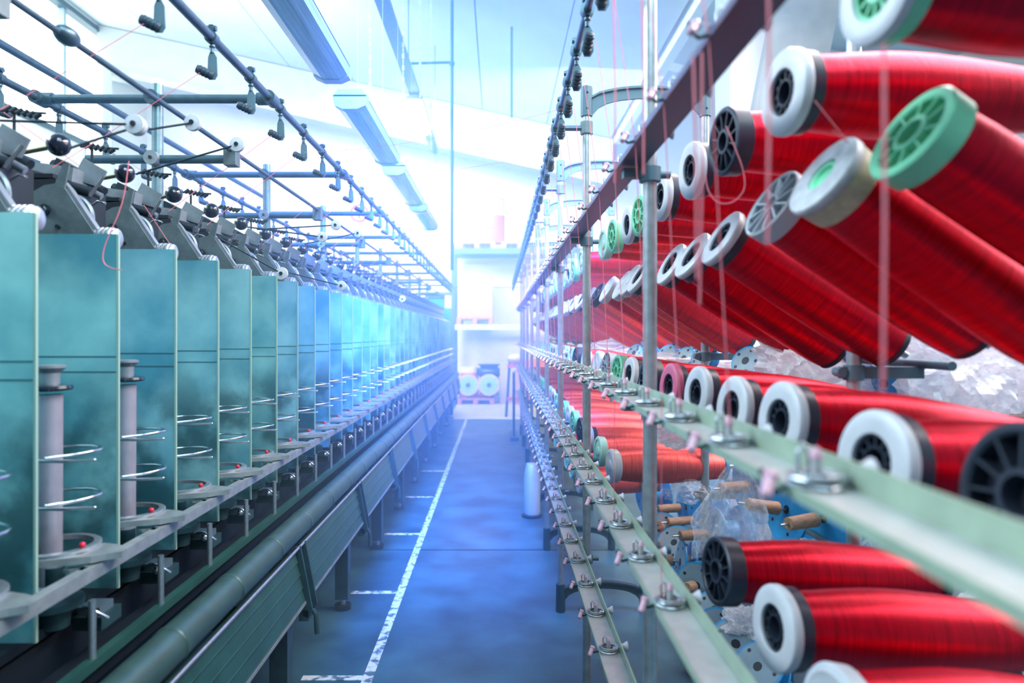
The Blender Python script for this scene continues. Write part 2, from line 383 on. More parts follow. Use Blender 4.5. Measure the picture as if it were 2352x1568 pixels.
while k < Y_END: b.lathe((-.79, k, H - .748), (0, 1, 0), [(0, .0455), (.004, .0475), (.016, .0475), (.020, .0455)], 'green_tube', 28, caps=False); k += .36
part(b, 'suction_tube', label='round green enamel suction tube')
b = MB(); b.cyl((-.742, .4, H - .79), (-.742, Y_END, H - .79), .006, 'steel'); part(b, 'rod')
# slatted apron panels
def apron(z0, z1):
    b = MB(); n = 4
    for i in range(n):
        t0, t1 = i / n, (i + .86) / n
        xa, za = -.752 + .037 * t0, H - .797 - .185 * t0
        xb, zb = -.752 + .037 * t1 + .004, H - .797 - .185 * t1
        b.prism([(xa, za), (xb, zb), (xb - .014, zb - .002), (xa - .014, za - .002)], (0, z0, 0), (1, 0, 0), (0, 0, 1), (0, z1 - z0, 0), 'green'); b.cyl((xb - .001, z0, zb - .001), (xb - .001, z1, zb - .001), .0024, 'green', 6)
    b.prism([(-.768, H - .80), (-.76, H - .80), (-.722, H - .98), (-.73, H - .98)], (0, z0, 0), (1, 0, 0), (0, 0, 1), (0, z1 - z0, 0), 'dark2')
    b.bx((-.735, z0, H - .99), (-.708, z1, H - .98), 'rail_grey')
    return part(b, 'apron_panel')
zb = [.45, 1.49] + [2.56 + 1.06 * i for i in range(10)]
for i in range(len(zb)):
    apron(zb[i] + .05, (zb[i + 1] if i + 1 < len(zb) else Y_END) - .05)
    b = MB()
    for s in (-.035, .03):
        b.prism([(-.755, H - .785), (-.735, H - .785), (-.690, H - 1.02), (-.705, H - 1.05), (-.725, H - 1.04)], (0, zb[i] + s, 0), (1, 0, 0), (0, 0, 1), (0, .012, 0), 'dark2')
    b.tube([(-.70, zb[i], H - 1.03), (-.685, zb[i], H - 1.05), (-.682, zb[i], H - 1.12)], .01, 'dark2'); b.bx((-.74, zb[i] - .035, H - 1.06), (-.705, zb[i] + .04, H - 1.02), 'dark2')
    part(b, 'apron_bracket')
    b = MB(); zl = zb[i] + .12
    b.bx((-.89, zl - .035, .06), (-.82, zl + .035, H - .80), 'dark2'); b.cyl((-.855, zl, 0), (-.855, zl, .025), .045, 'dark'); b.cyl((-.855, zl, .025), (-.855, zl, .07), .016, 'steel')
    b.bx((-1.4, zl - .03, .35), (-.83, zl + .03, .42), 'dark2'); b.tube([(-.83, zl, .45), (-.79, zl, .42), (-.76, zl, .47)], .012, 'dark2')
    part(b, 'leg')

# one of each unit part, then copies
U = {}
b = MB(); b.bx((-1.10, -.002, -.6), (-.905, .002, .238), 'panel'); b.bx((-.905, -.0035, -.6), (-.9, .0035, .236), 'panel_edge')
for zz in (-.052, -.088): b.bx((-1.10, -.0035, zz - .0012), (-.905, -.0021, zz + .0012), 'crease')
U['separator_panel'] = (part(b, 'separator_panel'), 0)
# grey head casting with ear, its bolt, grooved roller
poly = [(-1.16, .18), (-1.16, .30), (-1.125, .338), (-1.09, .358), (-1.064, .362), (-1.044, .412), (-1.030, .408), (-1.042, .352), (-.968, .24), (-.945, .225), (-.945, .18)]
b = MB(); b.prism(poly, (0, .018, 0), (1, 0, 0), (0, 0, 1), (0, .006, 0), 'plate')
b.prism([(-1.05, .37), (-1.034, .352), (-.962, .245), (-.935, .225), (-.945, .2), (-1.05, .2)], (0, .026, 0), (1, 0, 0), (0, 0, 1), (0, .02, 0), 'plate_light')
b.lathe((-1.058, .058, .286), (0, 1, 0), [(0, .0), (.0, .058), (.003, .062), (.008, .062), (.010, .058), (.01, 0)], 'plate_light', 28)
hp = part(b, 'head_plate'); U['head_plate'] = (hp, 0)
b = MB(); b.lathe((-1.088, .006, .298), (0, 1, 0), [(0, .008), (.004, .009), (.013, .009)], 'chrome', 6, False); b.lathe((-1.088, .014, .298), (0, 1, 0), [(0, .014), (.004, .014)], 'dark', 16); bo = b.build('bolt', hp)
b = MB(); b.lathe((-1.055, .010, .258), (0, 1, 0), [(0, .005), (.008, .005)], 'dark', 12); b.build('bolt', hp)
b = MB(); pr = [(0, .012)]
for k in range(5): pr += [(.004 + k * .011, .027), (.010 + k * .011, .027), (.012 + k * .011, .022)]
pr += [(.064, .024), (.068, .018), (.069, .0)]
b.lathe((-.992, .045, .234), (1, 0, 0), pr, 'steel', 22); b.build('grooved_roller', hp)
# lever with ball knob
b = MB(); b.cyl((-1.24, 0, .415), (-1.07, 0, .447), .0062, 'brass', 10); b.cyl((-1.25, 0, .413), (-1.20, 0, .422), .010, 'dark', 10)
lv = part(b, 'lever'); b = MB(); b.ball((-1.05, 0, .452), .0268, 'knob', 20); b.build('ball_knob', lv); U['lever'] = (lv, .01)
# tensioner bracket clutter behind the head
b = MB()
b.box((-1.115, .10, .395), (.11, .045, .055), 'plate_light', Matrix.Rotation(.14, 3, 'Y')); b.prism([(-1.10, .40), (-1.07, .455), (-1.01, .42), (-1.03, .38)], (0, .14, 0), (1, 0, 0), (0, 0, 1), (0, .004, 0), 'plate_light')
b.cyl((-1.18, .06, .40), (-1.02, .09, .355), .014, 'dark', 10); b.cyl((-1.15, .15, .42), (-1.04, .17, .36), .009, 'steel', 8)
b.box((-1.10, .055, .372), (.05, .02, .014), 'brass', Matrix.Rotation(-.1, 3, 'Y')); b.box((-1.11, .05, .385), (.06, .03, .01), 'dark')
b.lathe((-1.12, .18, .30), (0, 1, 0), [(0, .02), (.004, .045), (.02, .045), (.024, .02)], 'cast', 20)
for k in range(6): b.cyl((-1.09 + k * .013, .175, .492 - k * .003), (-1.078 + k * .013, .18, .503 - k * .003), .006, 'dark', 7)
b.cyl((-1.10, .177, .494), (-1.0, .177, .488), .003, 'dark', 6); b.cyl((-1.07, .177, .42), (-1.07, .177, .49), .0035, 'dark', 6)
b.bx((-1.20, .03, .20), (-1.07, .24, .375), 'dark'); b.box((-1.13, .2, .43), (.09, .05, .03), 'dark', Matrix.Rotation(.5, 3, 'Y')); b.cyl((-1.2, .22, .46), (-1.05, .2, .38), .012, 'dark', 8); b.tube([(-1.10, .1, .34), (-1.05, .12, .32), (-1.02, .12, .34), (-.99, .1, .33)], .003, 'chrome', 6)
b.cyl((-1.0, .05, .335), (-.985, .08, .39), .004, 'dark', 6)
U['tension_bracket'] = (part(b, 'tension_bracket'), 0)
# balloon rings
def ring_pts():
    p = []; c = Vector((-.955, .144, 0)); r = .083
    for k in range(26):
        t = math.radians(40 - 300 * k / 25 + 0)
        # sweep the long way round, open towards the aisle front
        p.append(c + Vector((math.cos(t + .0) * r, math.sin(t) * r, 0)))
    return p
pts = []
c0 = Vector((-.955, .150, 0)); r0 = .082
pts.append(c0 + Vector((.02, -.072, .004)))
pts.append(c0 + Vector((.055, -.052, .006)))
for k in range(20):
    t = math.radians(-18 + 275 * k / 19); pts.append(c0 + Vector((math.cos(t) * r0, math.sin(t) * r0, .008 * (1 - k / 19))))
pts.append(c0 + Vector((.06, -.082, -.001))); pts.append(c0 + Vector((.12, -.070, 0)))
b = MB(); b.tube(pts, .0036, 'chrome', 8); b.ball(pts[0], .004, 'chrome', 8); b.ball(pts[-1], .0036, 'chrome', 8)
b.cyl((-1.03, .16, .004), (-1.15, .16, .004), .004, 'steel', 8)
rg = part(b, 'balloon_ring')
# base ring on rail
b = MB(); b.lathe((-.955, .144, -.462), (0, 0, 1), [(0, .07), (0, .086), (.008, .086), (.010, .083), (.010, .070), (.0, .07)], 'steel', 30, caps=False)
b.prism([(-.955, .045), (-.90, .068), (-.845, .085), (-.825, .105), (-.80, .12), (-.80, .15), (-.84, .17), (-.875, .18), (-.868, .14), (-.875, .1), (-.90, .085), (-.96, .062)], (0, 0, -.474), (1, 0, 0), (0, 1, 0), (0, 0, .014), 'rail_grey')
b.bx((-.99, .045, -.484), (-.96, .062, -.462), 'rail_grey'); b.bx((-.885, .055, -.484), (-.845, .075, -.478), 'chrome')
br = part(b, 'base_ring'); U['base_ring'] = (br, 0)
b = MB(); b.ball((-.885, .12, -.447), .007, 'red_clip', 8); b.build('red_clip', br)
b = MB(); b.cyl((-.846, .09, -.672), (-.846, .09, -.552), .0075, 'steel', 12); U['guard_pin'] = (part(b, 'guard_pin'), 0)
b = MB(); b.lathe((-.96, .144, -.63), (0, 0, 1), [(0, .03), (.035, .032), (.045, .058), (.06, .058), (.07, .02), (.13, .02)], 'dark2', 20)
U['spindle_base'] = (part(b, 'spindle_base'), 0); b = MB()
b.bx((-.95, .19, -.66), (-.885, .27, -.63), 'dark2'); b.bx((-.945, .2, -.63), (-.895, .255, -.612), 'cast'); b.ball((-.90, .18, -.62), .012, 'chrome', 8); b.tube([(-.93, .2, -.61), (-.89, .16, -.60), (-.87, .19, -.63)], .004, 'chrome', 6)
U['brake_block'] = (part(b, 'brake_block'), 0)
for nm, (o, dz) in U.items():
    remember(o)
    for i in range(NU if nm != 'lever' else NU):
        c = o if i == 0 else dup(o, mach)
        place(c, Z0 + PITCH * i + dz)
        if nm == 'separator_panel': pass
for nm in ('separator_panel', 'base_ring', 'spindle_base'):   # the bay nearest the camera
    c = dup(U[nm][0], mach); place(c, Z0 - PITCH)
c = dup(U['head_plate'][0], mach); place(c, Z0 - PITCH)
first = True
for i in range(-1, NU):
    for zz in (-.259, -.357):
        c = rg if first else dup(rg, mach); first = False
        c.location = Vector((0, Z0 + PITCH * i, H + zz)) - MO
# bare aluminium bobbins in the two nearest bays
for i, nm in ((0, 'bare aluminium bobbin tube with black collar in the nearest machine bay'), (1, 'bare aluminium bobbin tube with black collar in the second machine bay')):
    y = Z0 + PITCH * i + .150; x = -.975 if i == 0 else -.968
    t = thing('bobbin', (x, y, H - .56), nm, 'bobbin', 'bobbins on the twisting machine')
    b = MB(); b.lathe((0, 0, 0), (0, 0, 1), [(0, .030), (.015, .030), (.02, .025), (.42, .0262), (.43, .027)], 'alu', 26); b.build('tube', t)
    b = MB(); b.lathe((0, 0, .438), (0, 0, 1), [(0, .030), (.002, .044), (.006, .046), (.012, .044), (.014, .03)], 'knob', 28); b.build('collar', t)
    b = MB(); b.lathe((0, 0, .452), (0, 0, 1), [(0, .020), (.025, .021), (.032, .028), (.036, .032), (.041, .032), (.043, .025), (.043, 0)], 'plate_light', 26); b.build('top_flange', t)
# dancer arms with white rollers
def dancer(p, q, nm='roller_arm'):
    b = MB(); b.cyl(p, q, .0028, 'dark', 8); o = part(b, nm)
    d = (Vector(q) - Vector(p)).normalized(); b = MB()
    b.lathe(Vector(q) - Vector((0, .008, 0)), (0, 1, 0), [(0, .008), (.002, .021), (.005, .022), (.008, .015), (.011, .022), (.014, .021), (.016, .008)], 'white_pl', 20)
    b.lathe(Vector(q) - Vector((0, .012, 0)), (0, 1, 0), [(0, .006), (.024, .006)], 'dark', 10); b.build('roller', o)
    return o
for p, q, dp in (((160, 340), (316, 290), 1.5), ((338, 298), (443, 282), 1.75), ((312, 400), (545, 332), 1.95), ((-60, 275), (310, 286), 1.45), ((590, 527), (771, 517), 2.9), ((560, 520), (740, 544), 2.85), ((500, 545), (647, 628), 2.3), ((700, 560), (822, 535), 3.4), ((640, 620), (784, 656), 3.0), ((850, 655), (924, 686), 4.5)):
    dancer(W(*p, dp - .03), W(*q, dp + .05))
# machine end: bright blue drive head
b = MB(); b.bx((-1.5, Y_END, .1), (-.92, Y_END + .5, 2.0), 'teal_bright'); b.bx((-1.4, Y_END + .05, 2.0), (-1.05, Y_END + .4, 2.25), 'teal_bright'); b.bx((-1.55, Y_END - .02, 2.25), (-.9, Y_END + .3, 2.3), 'cast')
part(b, 'drive_head', label='bright blue drive housing at the far end')

# ------------------------------------------------------------------ overhead pipe frame on the left
def hanger_mesh(flip=1, ax=(-1, -.25, .42)):
    b = MB()
    b.lathe((0, -.012, 0), (0, 1, 0), [(0, .017), (.024, .017)], 'pipe', 14)
    b.bx((-.006, -.008, .012), (.006, .008, .034), 'pipe'); b.cyl((-.012, 0, .026), (.012, 0, .026), .008, 'pipe', 8)
    b.cyl((0, 0, -.014), (0, 0, -.04), .006, 'pipe', 8); b.ball((0, 0, -.022), .009, 'pipe', 8)
    b.prism([(-.004, -.036), (.004, -.036), (.013, -.052), (.015, -.10), (.008, -.112), (-.008, -.112), (-.012, -.10), (-.010, -.052)], (0, -.002, 0), (1, 0, 0), (0, 0, 1), (0, .004, 0), 'cast')
    pr = [(0, .008)]
    for k in range(4): pr += [(.004 + k * .010, .0125), (.010 + k * .010, .0125), (.012 + k * .010, .0105)]
    pr += [(.045, .011), (.048, .006), (.048, 0)]
    b.lathe((.004 * flip, 0, -.103), ax, pr, 'rubber', 14)
    return b
fr = thing('pipe_frame', (-1.17, 2.32, 0), 'blue-grey overhead pipe frame hung with yarn guides above the twisting machine', 'frame')
FO = fr.location.copy()
def fpart(b, name): o = b.build(name, fr); o.location = -FO; return o
XR, XL, XP, YT = -.775, -1.56, -1.17, H + .80
NP = 9; zp = [1.22 + 1.1 * i for i in range(NP + 1)]
for X, nm in ((XR, 'guide_pipe'), (XL, 'guide_pipe')):
    b = MB(); b.cyl((X, .3, YT), (X, 12.4, YT), .0125, 'pipe', 14); fpart(b, nm)
b = MB(); b.cyl((-.905, .3, H + .622), (-.905, 12.4, H + .622), .0075, 'pipe', 10); fpart(b, 'thin_rod')
for z in zp[1:]:
    b = MB(); b.cyl((XP, z + .02, .9), (XP, z + .02, YT + .055), .0185, 'post', 14); fpart(b, 'post')
    b = MB(); b.cyl((XL, z, YT), (XR, z, YT), .015, 'pipe', 14)
    for X in (XL, XR): b.lathe((X, z - .03, YT), (0, 1, 0), [(0, .022), (.06, .022)], 'pipe', 16); b.lathe((X + (.0 if X == XL else -.045), z, YT), (1, 0, 0), [(0, .021), (.045, .021)], 'pipe', 16)
    b.lathe((XP, z - .03, YT), (0, 1, 0), [(0, .024), (.06, .024)], 'pipe', 18); b.cyl((XP, z - .034, YT), (XP, z - .03, YT), .008, 'dark', 8); fpart(b, 'cross_bar')
    b = MB(); b.cyl((XP - .23, z, H + .595), (-.91, z, H + .595), .0145, 'pipe', 14); b.lathe((XP, z - .03, H + .595), (0, 1, 0), [(0, .024), (.055, .024)], 'pipe_light', 18); b.cyl((XP, z - .034, H + .595), (XP, z - .03, H + .595), .006, 'dark', 8)
    b.bx((-.928, z - .022, H + .572), (-.888, z + .022, H + .635), 'plate'); fpart(b, 'cross_bar')
b = MB(); z = zp[0]; b.cyl((-1.5, z, H + .595), (-.91, z, H + .595), .0145, 'pipe', 14); b.bx((-.928, z - .022, H + .572), (-.888, z + .022, H + .635), 'plate'); fpart(b, 'cross_bar')
hR = hanger_mesh(1).build('yarn_guide', fr); hL = hanger_mesh(-1, (1, -.2, -.35)).build('yarn_guide', fr)
zs = [.96 + .288 * k for k in range(36)]; fstR = fstL = True
# depths of the hung guides read from the picture
for k, z in enumerate(zs):
    for X in (XR, XL):
        src = hR if X == XR else hL
        used = (k > 0)
        o = src if not used else src.copy()
        if used: COL.objects.link(o)
        o.parent = fr; o.location = Vector((X, z + .02, YT)) - FO
# blurred clamp and knob on the thin rod near the camera
b = MB(); b.ball((-.905, 1.43, H + .625), .022, 'pipe', 14, (1, 1.6, .9)); fpart(b, 'rod_knob')

# ------------------------------------------------------------------ creel on the right
creel = thing('yarn_creel', (.56, 5, 0), 'tall galvanised tube creel with pale tension rails along the right of the aisle', 'creel')
CO = creel.location.copy()
def cpart(b, name, par=None, label=None):
    o = b.build(name, creel); o.location = -CO
    if label: o['label'] = label
    return o
XF, XB = .334, .785
zc = [1.51, 2.60, 3.70, 4.76, 5.85, 6.95, 8.05, 9.15, 10.2]
YA, YC, YD, YE = .375, -.138, -.455, -.83
for i, z in enumerate(zc):
    b = MB(); b.cyl((XF, z, .0), (XF, z, H + .93), .0155, 'pipe_light', 18); cpart(b, 'front_post', label='galvanised round post')
    b = MB(); b.cyl((XB, z, .0), (XB, z, H + .93), .0155, 'pipe_light', 18); cpart(b, 'rear_post')
    # cast arches, top and foot
    for top in (1, 0):
        b = MB(); zz = H + .885 if top else .10; hh = .055 if top else .10; g = 'cast' if top else 'dark2'
        for X in (XF, XB): b.lathe((X, z, zz - hh if top else 0), (0, 0, 1), [(0, .023), (hh * 2, .023), (hh * 2 + .004, .018)] if top else [(0, .026), (.15, .024), (.154, .018)], g, 8, False)
        n = 14; lo, up = [], []
        for k in range(n + 1):
            t = k / n; x = XF + .015 + (XB - XF - .03) * t; a = .040 * math.sin(PI * t) ** .6 if 0 < t < 1 else 0
            e = .03 * (abs(2 * t - 1) ** 6)
            up.append((x, (zz + .018 if top else .125) + a)); lo.append((x, (zz - .028 if top else .085) + a - e))
        b.prism(up + lo[::-1], (0, z - .006, 0), (1, 0, 0), (0, 0, 1), (0, .012, 0), g)
        b.prism([(x, y) for x, y in up] + [(x, y - .008) for x, y in up][::-1], (0, z - .016, 0), (1, 0, 0), (0, 0, 1), (0, .032, 0), g)
        if top:
            for X in (XF, XB):
                for dz in (-.03, .03): b.ball((X, z - .022, zz + dz), .005, 'dark', 8)
        cpart(b, 'arch' if top else 'foot_arch')
    # collars that carry the rails
    for yy in (YA, YC, YD, YE):
        b = MB(); b.lathe((XF, z, H + yy - .038), (0, 0, 1), [(0, .024), (.032, .024)], 'cast', 18); b.bx((XF - .06, z - .012, H + yy - .03), (XF + .0, z + .012, H + yy - .009), 'cast')
        b.cyl((XF + .02, z, H + yy - .022), (XF + .045, z, H + yy - .022), .009, 'cast', 8)
        cpart(b, 'collar')
    for yy in (-.083, -.61, .33):
        b = MB(); b.lathe((XB, z, H + yy - .018), (0, 0, 1), [(0, .022), (.034, .022)], 'cast', 16); b.bx((XB - .03, z - .010, H + yy - .014), (XB + .15, z + .010, H + yy + .012), 'cast'); b.cyl((XB - .032, z - .014, H + yy), (XB - .032, z + .014, H + yy), .011, 'cast', 10)
        cpart(b, 'rear_arm')
    # arm to the overhead guide pipe
    b = MB(); b.cyl((.214, z, H + .785), (XF, z, H + .785), .010, 'pipe', 10); b.lathe((XF, z, H + .762), (0, 0, 1), [(0, .024), (.046, .024)], 'plate', 10, False); b.lathe((.214, z - .02, H + .785), (0, 1, 0), [(0, .017), (.04, .017)], 'pipe', 12); cpart(b, 'guide_arm')
for zz in (-.59, -.065): b = MB(); b.cyl((.93, 1.4, H + zz), (.93, 10.2, H + zz), .010, 'cast', 10); cpart(b, 'pin_rail')
b = MB(); b.cyl((.214, .3, H + .785), (.214, 10.4, H + .785), .0095, 'pipe', 12); cpart(b, 'guide_pipe')
hG = hanger_mesh(-1, (.12, -.55, .6)).build('yarn_guide', creel)
for k in range(42):
    o = hG if k == 0 else hG.copy()
    if k: COL.objects.link(o)
    o.parent = creel; o.location = Vector((.214, .95 + .2345 * k, H + .785)) - CO
for yy, nm in ((YA, 'dark'), (YC, 'pale'), (YD, 'pale'), (YE, 'pale')):
    b = MB(); y0 = .30 if yy != YE else .8
    m1, m2 = ('bar_dark', 'bar_dark') if yy == YA else ('bar', 'bar_green')
    b.bx((.262, y0, H + yy - .004), (.316, 10.3, H + yy), m1); b.bx((.3165, y0, H + yy - .004), (.3195, 10.3, H + yy + .024), m2)
    b.bx((.2605, y0, H + yy - .008), (.2625, 10.3, H + yy + .003), m2)
    cpart(b, 'tension_rail', label='dark violet angle rail' if yy == YA else 'pale green angle rail')
# yarn tensioner: disc pair, pin, ceramic hook, eyelet funnel
def tensioner():
    b = MB()
    b.lathe((.288, 0, .001), (0, 0, 1), [(0, .023), (.002, .026), (.004, .024), (.005, .014)], 'steel', 18, caps=False)
    b.lathe((.288, 0, .006), (0, 0, 1), [(0, .014), (.001, .023), (.003, .026), (.005, .025), (.003, .020)], 'steel', 18, caps=False)
    b.tube([(.288 + .020 * math.cos(t * PI / 8), .020 * math.sin(t * PI / 8), .012) for t in range(16)], .0016, 'steel', 6, True)
    b.cyl((.288, 0, 0), (.288, 0, .026), .005, 'worn_pl', 10); b.lathe((.288, 0, .026), (0, 0, 1), [(0, .006), (.004, .006), (.010, .002)], 'ceramic', 10)
    b.tube([(.276, .006, .0), (.274, .006, .03), (.279, .006, .038), (.284, .006, .03), (.284, .006, 0)], .0022, 'steel', 6)
    b.lathe((.306, -.004, .001), (0, 0, 1), [(0, .008), (.010, .008), (.012, .005)], 'steel', 8, False)
    b.lathe((.320, -.005, .014), (1, 0, 0), [(-.004, .006), (.006, .007), (.016, .013), (.017, .010), (.004, .004)], 'white_pl', 14, caps=False)
    return b
tpos = [(yy, .62 + .2345 * k + (.06 if yy == YD else 0)) for yy in (YA, YC, YD, YE) for k in range(41)]
tpos = [(yy, z) for yy, z in tpos if not (yy in (YD, YE) and z < (1.05 if yy == YD else 1.6))]
tpos.sort(key=lambda t: t[1]); near, far = tpos[:95], tpos[95:]
tb = tensioner().build('yarn_tensioner', creel)
def hook():
    b = MB(); b.tube([(.262, 0, .0), (.250, 0, -.004), (.242, 0, .004), (.238, 0, .016)], .0028, 'dark2', 6)
    b.lathe((.246, -.002, .012), (-.35, -.5, -.55), [(0, .0068), (.004, .0075), (.006, .0055), (.024, .0055), (.026, .003)], 'ceramic', 10)
    return b
hk = hook().build('ceramic_hook', tb)
for k, (yy, z) in enumerate(near):
    if k == 0: o = tb
    else:
        o = tb.copy(); COL.objects.link(o); o.parent = creel; c = hk.copy(); COL.objects.link(c); c.parent = o
    o.location = Vector((0, z, H + yy)) - CO
b = MB()
for yy, z in far:
    b.lathe((.288, z, H + yy + .001), (0, 0, 1), [(0, .021), (.006, .021), (.006, 0)], 'chrome', 10); b.cyl((.288, z, H + yy), (.288, z, H + yy + .032), .005, 'worn_pl', 6)
    b.tube([(.262, z, H + yy), (.245, z, H + yy), (.240, z, H + yy - .014)], .005, 'ceramic', 5)
o = cpart(b, 'far_tensioners'); o.name = 'yarn_tensioner_row'; o['kind'] = 'stuff'

# ------------------------------------------------------------------ spools
R = .065; L = .46
def spoked(b, x0, x1, m, n=12, rim=.052, mback=None, hub=(.017, .023), ro=R):
    b.lathe((0, 0, 0), (1, 0, 0), [(x0 + .003, rim), (x0, rim + .003), (x0, ro - .003), (x0 + .003, ro), (x1, ro - .001), (x1, hub[0])], m, 40, caps=False)
    b.lathe((0, 0, 0), (1, 0, 0), [(x0 + .003, rim), (x1 - .004, rim)], m, 40, caps=False)
    b.lathe((0, 0, 0), (1, 0, 0), [(x0 + .003, hub[1]), (x0, hub[1] - .001), (x0, hub[0]), (x1, hub[0])], m, 30, caps=False)
    b.lathe((0, 0, 0), (1, 0, 0), [(x0 + .003, hub[1]), (x1 - .004, hub[1])], m, 30, caps=False)
    b.lathe((0, 0, 0), (1, 0, 0), [(x0 + .022, .0), (x0 + .022, rim)], mback or 'black_pl', 40, caps=False)
    for k in range(n):
        t = 2 * PI * (k + .5) / n; c, s_ = math.cos(t), math.sin(t); rm = (hub[1] + rim) / 2; ln = rim - hub[1] + .004
        b.box((x0 + .011, c * rm, s_ * rm), (.018, ln, .0028), m, Matrix.Rotation(t, 3, 'X'))
def capring(b, x0, x1, m, hole=.0355, ro=R):
    b.lathe((0, 0, 0), (1, 0, 0), [(x1, hole), (x0 + .001, hole), (x0, hole + .001), (x0 - .001, (hole + ro) / 2), (x0, ro - .005), (x0 + .0018, ro - .0015), (x0 + .005, ro), (x1 - .003, ro), (x1, ro - .002), (x1, hole)], m, 40, caps=False)
def body(par, kind, m):
    if kind == 'pirn': pr = [(.034, .0545), (.06, .057), (.11, .0615), (.17, .0655), (.22, .0655), (.28, .062), (.34, .057), (.40, .051), (.445, .047)]
    else: pr = [(.034, .056), (.08, .058), (.20, .0605), (.34, .0605), (.42, .058), (.445, .055)]
    # smooth the outline
    q = []
    for i in range(len(pr) - 1):
        for k in range(3): t = k / 3; q.append((pr[i][0] * (1 - t) + pr[i + 1][0] * t, pr[i][1] * (1 - t) + pr[i + 1][1] * t + rnd.uniform(-.0003, .0003)))
    q.append(pr[-1]); b = MB(); b.lathe((0, 0, 0), (1, 0, 0), q, m, 40); b.build('yarn_winding', par)
def rear(par, kind, m):
    q = .054 if kind == 'straight' else .052; b = MB(); b.lathe((0, 0, 0), (1, 0, 0), [(.446, .0), (.446, q - .002), (.448, q), (.458, q), (.46, q - .002), (.46, .01)], m, 32); b.build('rear_flange', par)
    b = MB(); b.cyl((.46, 0, 0), (.50, 0, 0), .008, 'steel', 10); b.build('pin', par)
FL = {
 'W': 'white cap and dark hub', 'K': 'black spoked flange', 'G': 'green spoked flange', 'T': 'thin grey spokes',
 'WG': 'worn grey cap and green centre', 'WT': 'white cap and turquoise hub', 'P': 'plain closed white cap', 'R': 'red-stained cap', 'LG': 'pale green flange'}
protos = {}
def make(fl, kind, ym):
    key = (fl, kind, ym)
    if key in protos: return protos[key], False
    t = thing('yarn_spool', (0, 0, 0), 'x', 'spool')
    b = MB()
    if fl == 'W': capring(b, 0, .017, 'white_pl'); b.build('end_cap', t); b = MB(); spoked(b, .005, .026, 'black_pl', 12, .0325, hub=(.018, .021), ro=.0354); b.lathe((0, 0, 0), (1, 0, 0), [(.018, .03), (.018, .062), (.036, .062), (.036, .03)], 'black_pl', 40, caps=False); b.build('front_flange', t)
    elif fl == 'R': capring(b, 0, .020, 'pink_pl'); b.build('end_cap', t); b = MB(); spoked(b, .005, .026, 'black_pl', 12, .0325, hub=(.018, .021), ro=.0354); b.lathe((0, 0, 0), (1, 0, 0), [(.021, .03), (.021, .062), (.036, .062), (.036, .03)], 'black_pl', 40, caps=False); b.build('front_flange', t)
    elif fl == 'WT': capring(b, 0, .014, 'white_pl', .037); b.build('end_cap', t); b = MB(); spoked(b, .004, .03, 'green_pl', 12, .034, 'green_pl', (.012, .018), .0355); b.lathe((0, 0, 0), (1, 0, 0), [(.015, .035), (.015, .063), (.036, .061), (.036, .03)], 'green_pl', 40, caps=False); b.build('front_flange', t)
    elif fl == 'WG': capring(b, 0, .016, 'worn_pl', .026); b.build('end_cap', t); b = MB(); b.lathe((0, 0, 0), (1, 0, 0), [(.008, .0), (.008, .017), (.003, .0185), (.003, .0255), (.012, .0255)], 'green_pl', 30, caps=False); b.lathe((0, 0, 0), (1, 0, 0), [(.0165, .03), (.0165, .063), (.05, .060), (.05, .03)], 'beige', 40, caps=False); b.build('front_flange', t)
    elif fl == 'P':
        b.lathe((0, 0, 0), (1, 0, 0), [(0, .0), (0, .020), (.002, .022), (.002, .050), (0, .053), (.003, .063), (.006, .065), (.028, .063), (.036, .056)], 'white_pl', 40, caps=False); b.build('front_flange', t)
    elif fl == 'LG':
        b.lathe((0, 0, 0), (1, 0, 0), [(0, .0), (.0, .018), (.006, .022), (.006, .048), (0, .052), (0, .062), (.003, .065), (.03, .063), (.036, .05)], 'pale_green_pl', 40, caps=False); b.build('front_flange', t)
    elif fl == 'G': spoked(b, 0, .034, 'green_pl', 10, .050, 'green_pl', (.018, .026)); b.build('front_flange', t)
    elif fl == 'T': spoked(b, 0, .034, 'grey_pl', 12, .060, 'black_pl', (.014, .016)); b.build('front_flange', t)
    else: spoked(b, 0, .034, 'black_pl', 12, .054, None, (.018, .024)); b.build('front_flange', t)
    body(t, kind, ym); rear(t, kind, 'black_pl' if fl in 'WKTR' else 'blue' if ym == 'yarn2' else 'pale_green_pl')
    remember(t); protos[key] = t
    return t, True
def spool(fl, kind, ym, loc, tilt, yaw, label, group, roll=0):
    p, new = make(fl, kind, ym)
    o = p if new else dup(p)
    o.location = loc; o.rotation_euler = (roll, math.radians(tilt), math.radians(yaw))
    o['label'] = label; o['category'] = 'spool'; o['group'] = group
    return o
def row(rn, X, Y, items, tilt, kind, tail_from, yaw=7):
    for k, it in enumerate(items):
        z, fl = it[0], it[1]
        ym = it[2] if len(it) > 2 else 'yarn'
        x = (it[4] if len(it) > 4 else X) + rnd.uniform(-.004, .004); y = Y + (it[3] if len(it) > 3 else rnd.uniform(-.004, .004))
        cn = 'red' if ym == 'yarn' else 'orange'
        spool(fl, kind, ym, (x, z, H + y), tilt + rnd.uniform(-1.5, 1.5), yaw + rnd.uniform(-1.5, 1.5),
              f'{cn} spool with {FL[fl]}, {nth(k + 1)} along the {rn} row', f'spools in the {rn} creel row', rnd.uniform(0, 3))
def cont(items, z, z1, step, pool, ym):
    items = list(items); 
    while z < z1: items.append((z, rnd.choice(pool), ym if rnd.random() < .85 else 'yarn')); z += step
    return items
sX = lambda X, off: 1568 * X / off
